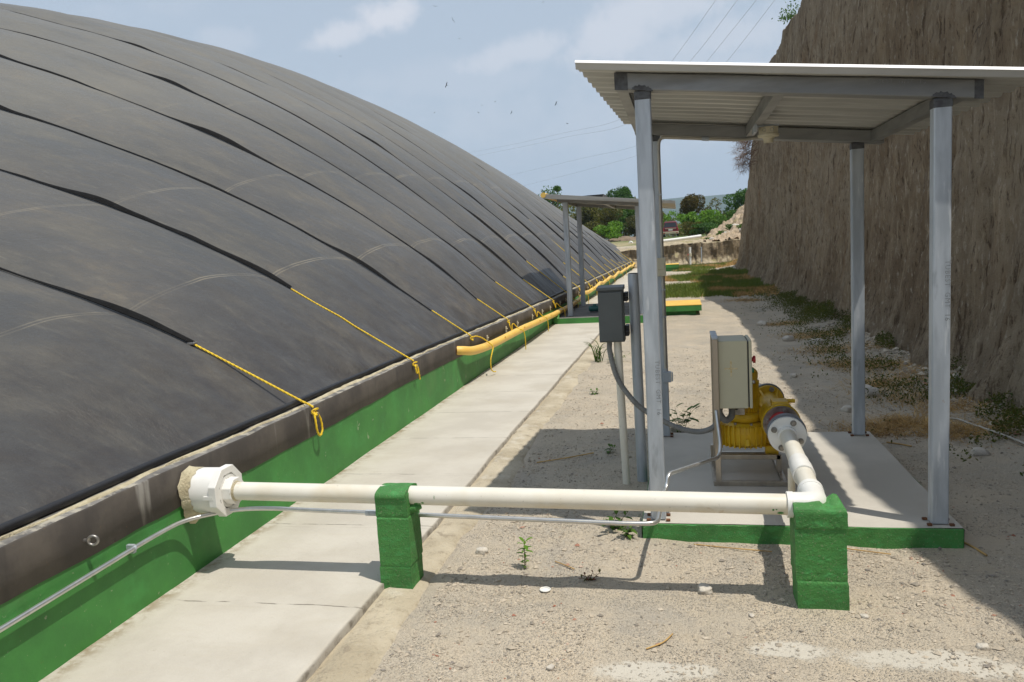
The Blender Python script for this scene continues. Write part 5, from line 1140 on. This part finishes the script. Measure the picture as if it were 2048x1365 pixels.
n = 20000; c_ = np.array([(1.32, 5.75, .22), (1.55, 5.95, .2), (1.75, 5.65, .2), (1.75, 7.4, .25), (1.7, 8.6, .3), (1.65, 11, .35), (1.55, 12.5, .3), (2.0, 6.3, .25), (1.3, 17, .4), (1.8, 20, .6), (2.1, 7.6, .35), (2.2, 9.5, .4), (2.1, 5.6, .3), (1.9, 6.8, .4), (2.0, 8.4, .4), (1.6, 9.6, .3), (2.1, 11, .4)])
w_ = np.array([1.2, 1.2, 1.0, .8, 1, 1, .8, .9, .9, 1, .9, .9, 1, 1.2, 1.2, .8, 1]); ix = r_.choice(len(c_), n, p=w_/w_.sum()); qx = c_[ix, 0]+r_.normal(size=n)*c_[ix, 2]*.6; qy = c_[ix, 1]+r_.normal(size=n)*c_[ix, 2]*.55
V2, F2 = blades(qx, qy, r_.uniform(.003, .05, n), .0035, r_, 2.2)
o = fast_mesh('dry_grass', np.concatenate([V1, V2]), np.concatenate([F1, F2+len(V1)]), M['straw']); tag(o, 'flattened dry brown grass near the cliff foot', 'grass', kind='stuff')
n = 60000; py_ = 4.6+r_.uniform(0, 1, n)**1.1*13.5; px_ = 2.42-np.abs(r_.normal(size=n))*.45
cl_ = vnoise(px_*3.2, py_*2.2, seed=811)+.6*vnoise(px_*8, py_*7, seed=812)+np.interp(py_, [4.6, 7, 9, 12, 18], [-.5, -.12, .1, .35, .4])-np.clip(1.55-px_, 0, 1)*np.interp(py_, [5, 9, 14], [1.2, .8, .5])
k = cl_ > .10; px_, py_ = px_[k], py_[k]; hh = r_.uniform(.0, .10, len(px_))*np.clip(cl_[k]+.6, .3, 1.5)
V, F = leaves(np.stack([px_, py_, ground_z(px_, py_)+.008+hh], 1), .013, r_, .2)
o = fast_mesh('ground_cover', V, F, LF['weed']); tag(o, 'low creeping weeds along the foot of the cliff', 'weeds', kind='stuff')

# single plants near the camera
def sprout(name, label, x, y, h, n, ls, m_, seed, stems=1, spread=.35):
    r_ = np.random.default_rng(seed); z0 = float(ground_z(x, y))-.004; t = thing(name, label, 'weed', (x, y, z0)); b = MB(); V = []; F = []
    for s_ in range(stems):
        tip = Vector((x+r_.normal()*spread*h*(stems > 1)+.03*h, y+r_.normal()*spread*h*(stems > 1), z0+h*r_.uniform(.75, 1))); base = Vector((x+r_.normal()*.01*(stems > 1), y, z0)); mid_ = base.lerp(tip, .5)+Vector((r_.normal()*.05*h, 0, .03*h))
        P = bez([base, mid_, tip], 5); b.tube(P, [.0025*(1-.7*i/len(P)) for i in range(len(P))], 6)
        for k in range(n):
            f = .12+.88*k/max(1, n-1); p_ = P[min(int(f*(len(P)-1)), len(P)-1)]; a = k*2.4+r_.uniform(-.4, .4); up = .25+.5*f if f > .85 else r_.uniform(-.15, .45)
            d_ = Vector((math.cos(a), math.sin(a), up)).normalized(); L = ls*(.55+.6*f)*r_.uniform(.8, 1.2) if stems == 1 else ls*r_.uniform(.7, 1.2); sd = d_.cross(Vector((0, 0, 1))).normalized()*L*.2; dn = Vector((0, 0, -1))*L*.16; j = len(V)
            V += [p_, p_+d_*L*.35+sd, p_+d_*L*.75+sd*.8+dn*.5, p_+d_*L+dn*1.6, p_+d_*L*.75-sd*.8+dn*.5, p_+d_*L*.35-sd, p_+d_*L*.4-Vector((0, 0, L*.03)), p_+d_*L*.75+dn*.5-Vector((0, 0, L*.03))]
            F += [(j, j+1, j+6, j), (j, j+6, j+5, j), (j+1, j+2, j+7, j+6), (j+6, j+7, j+4, j+5), (j+2, j+3, j+7, j+2), (j+7, j+3, j+4, j+7)]
    b.build('stem', LF['olive'], t)
    mb = MB(); mb.add(V, [tuple(dict.fromkeys(f)) for f in F], True); mb.build('leaves', m_, t)
RL = leaf_mat('reddish_leaves', (.16, .03, .025), (.06, .07, .02))
sprout('weed', 'upright green weed growing alone in the gravel before the conduit', -.725, 3.25, .155, 24, .042, LF['bright'], 21)
sprout('weed', 'tiny reddish weed in the pipe shadow on the gravel', -.425, 3.14, .035, 7, .022, RL, 22, 4, .6)
sprout('weed', 'bushy dark weed behind the back left shelter post', -.04, 5.72, .20, 9, .085, LF['mid'], 23, 5, .35)
sprout('weed', 'leafy weed at the left front corner of the near pad', -.36, 3.75, .09, 8, .05, LF['mid'], 24, 4, .5)
sprout('weed', 'low weed at the pad edge beside the conduit bend', -.28, 3.62, .07, 8, .045, LF['mid'], 25, 3, .5)
sprout('weed', 'small red leaved weed behind the near left post', -.19, 5.5, .10, 8, .03, RL, 26, 4, .4)
sprout('weed', 'small sprawling weed on gravel left of the white conduit pipe', -.52, 5.15, .05, 7, .04, LF['mid'], 27, 3, .6)
sprout('weed', 'small flat weed by the kerb in the sunny gravel', -.84, 7.3, .04, 7, .04, LF['mid'], 28, 4, .8)
sprout('weed', 'wide low weed left of the electrical box pole', -.82, 9.2, .10, 9, .06, LF['mid'], 29, 6, .7)
t = thing('grass_tuft', 'tall thin grass tuft on the kerb left of the electrical box', 'grass', (-1.0, 9.2, -.08)); r_ = np.random.default_rng(31); b = MB()
for k in range(20):
    a = r_.uniform(0, 6.28); L = r_.uniform(.15, .36); p0 = Vector((-1.0+r_.normal()*.025, 9.2+r_.normal()*.03, -.085)); d_ = Vector((math.cos(a)*.5, math.sin(a)*.5, 0)); b.tube(bez([p0, p0+d_*L*.4+Vector((0, 0, L*.6)), p0+d_*L*1.1+Vector((0, 0, L*.75))], 4), [.004]*6+[.003, .002, .001], 4)
b.build('blades', LF['mid'], t)

# stones
def rock(x, y, s, seed, label, sq=(1, .8, .55)):
    bm = bmesh.new(); bmesh.ops.create_icosphere(bm, subdivisions=3, radius=1)
    for v in bm.verts:
        d_ = v.co.normalized(); k = 1+.28*mnoise.noise(d_*1.6+Vector((seed*3.1, 0, 0)))+.10*mnoise.noise(d_*4.5+Vector((seed, 7, 0))); d_ = Vector([math.copysign(abs(c)**.75, c) for c in d_]); v.co = Vector((d_.x*sq[0], d_.y*sq[1], d_.z*sq[2]))*k*s
    me = bpy.data.meshes.new('stone'); bm.to_mesh(me); bm.free(); me.materials.append(M['stone'])
    for p_ in me.polygons: p_.use_smooth = True
    o = bpy.data.objects.new('stone', me); link(o); o.location = (x, y, float(ground_z(x, y))+s*sq[2]*.45); o.rotation_euler = (0, 0, seed*1.7); tag(o, label, 'stone', 'loose stones on the gravel')
for i, a in enumerate([(.055, 3.08, .036, 'pale flat topped stone lying in the pipe shadow'), (-.965, 3.41, .030, 'flat pale stone against the kerb behind the left pillar'), (1.52, 6.98, .10, 'large pale stone between the two right posts'), (1.25, 6.4, .055, 'pale stone just behind the back right post'), (.62, 10.6, .05, 'dark stone on shaded gravel beyond the cabinet'), (1.35, 10.6, .085, 'white stone at the edge of the weeds'), (1.62, 10.2, .09, 'white rock among weeds beyond the back right post'), (-.48, 2.46, .015, 'small dark pebble near the bottom edge'), (.62, 2.90, .014, 'green stained chip at the right pillar foot'), (1.05, 7.9, .04, 'grey stone in the shaded gravel'), (1.75, 5.1, .05, 'stone in deep cliff shade at the right'), (1.2, 12.4, .09, 'pale stone lying in grass near the cliff shade edge'), (.95, 2.72, .02, 'small stone near the shade edge at lower right'), (.22, 2.88, .013, 'white chip left of the right pillar')]):
    rock(a[0], a[1], a[2], i+1, a[3])
for i, (x, y, s_, lb) in enumerate([(1.55, 39.3, .16, 'brown rock low on the rubble slope'), (2.3, 39.6, .2, 'rock at mid rubble slope'), (2.75, 40.4, .24, 'large rock high on the rubble slope'), (3.0, 39.2, .2, 'rock near the cliff end on the rubble')]):
    rock(x, y, s_, 40+i, lb); col.objects[-1].location.z = float(slope_z(x, y))+.03
# straws
def stalk(label, a, c_, r0=.0028):
    a = Vector((*a, float(ground_z(*a))+.006)); c_ = Vector((*c_, float(ground_z(*c_))+.009)); m_ = a.lerp(c_, .5)+Vector((.012, -.01, .002)); b = MB(); P = [p_-a for p_ in bez([a, m_, c_], 5)]; b.tube(P, r0, 6); o = b.build('dry_stalk', M['straw'], origin=a)
    for v in o.data.vertices: v.co += Vector(a)
    tag(o, label, 'stalk', 'dry stalks on the ground')
def fix_origin(o): pass
stalk('dry stalk lying along the front of the near pad', (.02, 3.55), (.36, 3.49)); stalk('dry stalk in front of the pad beside the right pillar', (.62, 3.55), (.86, 3.52)); stalk('thick straw stick right of the pad corner', (1.16, 3.78), (1.24, 3.52), .005)
stalk('straw on sunny gravel at the lower middle', (-.16, 2.58), (-.07, 2.68)); stalk('straw on gravel right of the lone green weed', (-.60, 3.33), (-.50, 3.24)); stalk('long straw in the roof shadow on the gravel', (-.98, 4.95), (-.62, 5.15), .004); stalk('twig behind the pad near the back right post', (1.30, 5.42), (1.42, 5.30), .005); stalk('long stick across the shaded gravel beyond the blower', (.72, 6.9), (.86, 6.65), .004)
b = MB(); b.tube([(.021*math.cos(a), .021*math.sin(a), .004) for a in np.linspace(0, 6.283, 25)], .0028, 7); b.cyl((0, 0, 0), (0, 0, .002), .02, 20); o = b.build('bottle_cap_ring', M['pvc_clean'], origin=(-.597, 3.04, float(ground_z(-.597, 3.04))+.004)); o2 = o
for v in o.data.vertices: v.co += Vector(o.location)
tag(o, 'white plastic ring half filled with rust on the gravel', 'ring')
cb_ = bez([(2.02, 5.1, .0), (1.97, 5.4, -.03), (1.92, 5.75, -.02), (1.84, 6.05, .0)], 6); cb_ = [Vector((p_.x, p_.y, float(ground_z(p_.x, p_.y))+.02)) for p_ in cb_]; b = MB(); b.tube(cb_, .008, 8); o = b.build('loose_cable', M['cond_dull'], origin=cb_[0]); tag(o, 'pale loose cable lying on shaded ground by the cliff', 'cable')

# gravel: many small stones
def pebbles(n, seed):
    r_ = np.random.default_rng(seed); y = 1.75*np.exp(r_.uniform(0, 1, n)*1.75); x = r_.uniform(-1.12, 2.2, n)
    d_ = fbm(x*2.3, y*2.3, seed=901)+.5*vnoise(x*7, y*7, seed=902); k = (d_ > r_.uniform(-.9, .7, n))
    k &= ~((x > -.235) & (x < 1.19) & (y > 3.60) & (y < 5.37)); k &= ~((x > .385) & (x < .59) & (y > 2.94) & (y < 3.12)); k &= x > -1.065+.03*vnoise(y*5, y*0, seed=903)
    x, y = x[k], y[k]; n = len(x); s = np.exp(r_.normal(size=n)*.52)*.0032; s = np.clip(s, .0016, .0135)
    base = np.array([(1, 0, 0), (-1, 0, 0), (0, 1, 0), (0, -1, 0), (0, 0, .8), (0, 0, -.8)], float); f0 = np.array([(0, 2, 4), (2, 1, 4), (1, 3, 4), (3, 0, 4), (2, 0, 5), (1, 2, 5), (3, 1, 5), (0, 3, 5)])
    a = r_.uniform(0, 6.28, n); ca, sa = np.cos(a), np.sin(a); B = base[None]*(1+.45*r_.normal(size=(n, 6, 1))*.6)*np.stack([r_.uniform(.8, 1.5, n), r_.uniform(.7, 1.1, n), r_.uniform(.5, .9, n)], 1)[:, None]
    V = np.stack([B[..., 0]*ca[:, None]-B[..., 1]*sa[:, None], B[..., 0]*sa[:, None]+B[..., 1]*ca[:, None], B[..., 2]], -1)*s[:, None, None]
    V += np.stack([x, y, ground_z(x, y)+s*.25], 1)[:, None]
    return V.reshape(-1, 3), (f0[None]+6*np.arange(n)[:, None, None]).reshape(-1, 3)
V, F = pebbles(120000, 13)
gm = bpy.data.materials.new('gravel_stones'); gm.use_nodes = True; T = NT(gm.node_tree); p = T.n['Principled BSDF']; g_ = T.new('ShaderNodeNewGeometry').outputs['Random Per Island']
cr = T.new('ShaderNodeValToRGB'); T.set(cr.inputs[0], g_); el_ = cr.color_ramp.elements; el_[0].position = 0; el_[0].color = (.24, .215, .185, 1); el_[1].position = 1; el_[1].color = (.62, .55, .45, 1)
for ps, cc in ((.2, (.36, .315, .25, 1)), (.45, (.46, .395, .305, 1)), (.8, (.55, .475, .37, 1)), (.975, (.55, .48, .38, 1)), (.985, (.33, .12, .07, 1))): e_ = el_.new(ps); e_.color = cc
T.set(p.inputs['Base Color'], cr.outputs[0]); p.inputs['Roughness'].default_value = .95; p.inputs['Specular IOR Level'].default_value = .2
o = fast_mesh('gravel', V, F, gm); tag(o, 'loose small stones scattered over the yard', 'gravel', kind='stuff')

# clods of crumbled soil along the cliff foot
r_ = np.random.default_rng(55); n = 9000; y = 4.3+r_.uniform(0, 1, n)**1.2*16; x = np.interp(y, [4, 14, 20], [2.42, 2.40, 2.25])-np.abs(r_.normal(size=n))*.22
s = np.clip(np.exp(r_.normal(size=n)*.6)*.0085, .003, .045); f0 = np.array([(0, 2, 4), (2, 1, 4), (1, 3, 4), (3, 0, 4), (2, 0, 5), (1, 2, 5), (3, 1, 5), (0, 3, 5)])
base = np.array([(1, 0, 0), (-1, 0, 0), (0, 1, 0), (0, -1, 0), (0, 0, .8), (0, 0, -.8)], float); B = base[None]*(1+.28*r_.normal(size=(n, 6, 1)))
a = r_.uniform(0, 6.28, n); ca, sa = np.cos(a)[:, None], np.sin(a)[:, None]; V = np.stack([B[..., 0]*ca-B[..., 1]*sa, B[..., 0]*sa+B[..., 1]*ca, B[..., 2]*.7], -1)*s[:, None, None]+np.stack([x, y, ground_z(x, y)+s*.3], 1)[:, None]
o = fast_mesh('soil_clods', V.reshape(-1, 3), (f0[None]+6*np.arange(n)[:, None, None]).reshape(-1, 3), gm); tag(o, 'crumbled soil and stones along the cliff foot', 'rubble', kind='stuff')
# dry roots showing in the cliff face
def cliff_x(y, z): return float(cliff_base(y)+np.interp(y, [6, 20], [.062, .05])*z)
for i, (y, z, lb) in enumerate([(9.3, 3.95, 'dark dry roots high in the cliff face above the shelter roof'), (11.2, 4.45, 'dry root tangle in the upper cliff left of the darker roots'), (7.6, 3.05, 'thin dry roots in the cliff above the roof at the right'), (8.2, 1.9, 'small dry roots in the cliff between the right posts')]):
    rr = np.random.default_rng(900+i); x = cliff_x(y, z); t = thing('dry_roots', lb, 'roots', (x, y, z), 'roots in the cliff face'); b = MB()
    for k in range(9):
        p = Vector((x+.02, y+rr.normal()*.09, z+rr.normal()*.06)); P = [p]
        for q in range(6): p = p+Vector((-.012+rr.normal()*.012, rr.normal()*.035, -.05+rr.normal()*.03)); P.append(p.copy())
        b.tube(bez(P, 3), [.007*(1-.045*j) for j in range(19)], 5)
    b.build('strands', M['bark'], t)

# ------------------------------------------------------------------ power lines and birds
CAB = mat('cable_grey', (.30, .31, .33), None, 5, .6)
def skyp(px, py, y):
    o_ = Vector((0, 0, CAMH)); v = c_f+(px-1024)/FPX*c_r+(py-682.5)/FPX*c_d; return o_+v*(y/v.y)
WIRES = [[(1475, -60, 38), (1432, 0, 41), (1346, 120, 48), (1255, 232, 58), (1120, 268, 75), (975, 299, 95), (800, 330, 125)], [(1517, -58, 38), (1475, 0, 41), (1380, 123, 48), (1262, 244, 58), (1130, 275, 75), (985, 306, 95), (800, 342, 125)],
         [(1555, -58, 38), (1513, 0, 41), (1415, 122, 48), (1300, 262, 58), (1270, 293, 66), (1160, 318, 85), (1045, 345, 105), (850, 390, 140)], [(1592, -58, 38), (1550, 0, 41), (1455, 122, 48), (1360, 232, 56), (1300, 300, 64), (1180, 338, 85), (1075, 365, 105), (850, 420, 140)]]
for i, w_ in enumerate(WIRES):
    P = [skyp(*q) for q in w_]; b = MB(); b.tube([p_-P[0] for p_ in bez(P, 10)], .0075, 5, True); o = b.build('power_line', CAB, origin=P[0])
    for v in o.data.vertices: v.co += P[0]
    tag(o, ['leftmost of the four thin power lines above the shelter roof', 'second from left of the four power lines above the roof', 'third from left of the four power lines above the roof', 'power line nearest the cliff, rightmost of the four'][i], 'power line', 'power lines crossing the sky')
BM_ = mat('bird_feathers', (.03, .028, .028), None, 5, .8)
def bird_mesh():
    mb = MB(); mb.lathe((0, -.32, 0), (0, 1, 0), [(0, .0), (.03, .03), (.12, .07), (.30, .085), (.45, .05), (.55, .045), (.60, .02), (.64, 0)], 10)
    mb.add([(-.02, -.30, .0), (.02, -.30, 0), (.11, -.52, .01), (-.11, -.52, .01)], [(0, 1, 2, 3)])
    for s_ in (-1, 1):
        up = [(0, .12, .03), (s_*.35, .20, .14), (s_*.72, .12, .16), (s_*.95, -.02, .22)]; lo = [(0, -.12, .03), (s_*.35, -.10, .13), (s_*.72, -.10, .15), (s_*.92, -.12, .21)]
        vs = up+lo+[(a, b_, c_-.02) for a, b_, c_ in up]+[(a, b_, c_-.02) for a, b_, c_ in lo]
        for k in range(3): mb.add([vs[i] for i in (k, k+1, 4+k+1, 4+k)], [(0, 1, 2, 3)]); mb.add([vs[8+i] for i in (k, 4+k, 4+k+1, k+1)], [(0, 1, 2, 3)])
    return mb
proto = bird_mesh().build('bird', BM_)
BIRDS = [(870, 13, 1, .3, 'gliding high left of the banking bird'), (906, 41, 1.25, 1.1, 'banking steeply below the highest bird'), (919, 78, .9, .0, 'gliding level below the two highest'), (680, 113, .85, .1, 'gliding alone just above the dome, leftmost'), (893, 171, 1.3, -1.1, 'steeply tilted, centre of the sky'), (869, 226, .95, -.4, 'closest to the dome edge below the tilted bird'), (964, 211, .6, .2, 'tiny, left of a similar tiny one'), (990, 204, .7, .15, 'tiny, between the lower flock and the roof'), (957, 226, .8, -.2, 'low, just below a tiny one'), (1023, 226, .95, .7, 'tilted, low in the middle of the flock'), (1112, 208, 1.1, .9, 'tilted, left of the roof corner'), (1135, 248, 1.2, .0, 'level with spread wings, beside the roof corner'), (1117, 306, .5, .5, 'lowest and faint, beneath the power lines'), (1086, 5, .5, .3, 'faint, at the top edge of the sky')]
for i, (px, py, s_, rl, lb) in enumerate(BIRDS):
    o = proto if i == 0 else proto.copy()
    if i: col.objects.link(o)
    o.location = skyp(px, py, 150+10*(i % 4)); o.scale = (.52*s_,)*3; o.rotation_euler = (R(20)*math.sin(i*2), rl, i*2.1 if abs(rl) < .35 else .25*i); tag(o, 'dark soaring bird, '+lb, 'bird', 'dark birds soaring in the sky')
pb = proto.copy(); pb.data = proto.data; col.objects.link(pb); pb.location = (-.75, 68, 4.35); pb.scale = (.28, .28, .28); pb.rotation_euler = (R(50), 0, .9); tag(pb, 'dark bird perched on the thin light green tree top', 'bird'); pb['group'] = 'birds in the trees'

# ------------------------------------------------------------------ haze
if HAZE:
    b = MB(); b.box((-1690, -95, -12), (1690, 2280, 175)); hm = bpy.data.materials.new('haze'); hm.use_nodes = True; T = NT(hm.node_tree); T.n.remove(T.n['Principled BSDF'])
    pv = T.new('ShaderNodeVolumePrincipled'); pv.inputs['Density'].default_value = HAZE; pv.inputs['Color'].default_value = (.62, .79, 1.0, 1); T.l.new(pv.outputs[0], T.n['Material Output'].inputs['Volume'])
    o = b.build('haze', hm); tag(o, 'thin pale haze filling the distance', 'haze', kind='stuff')
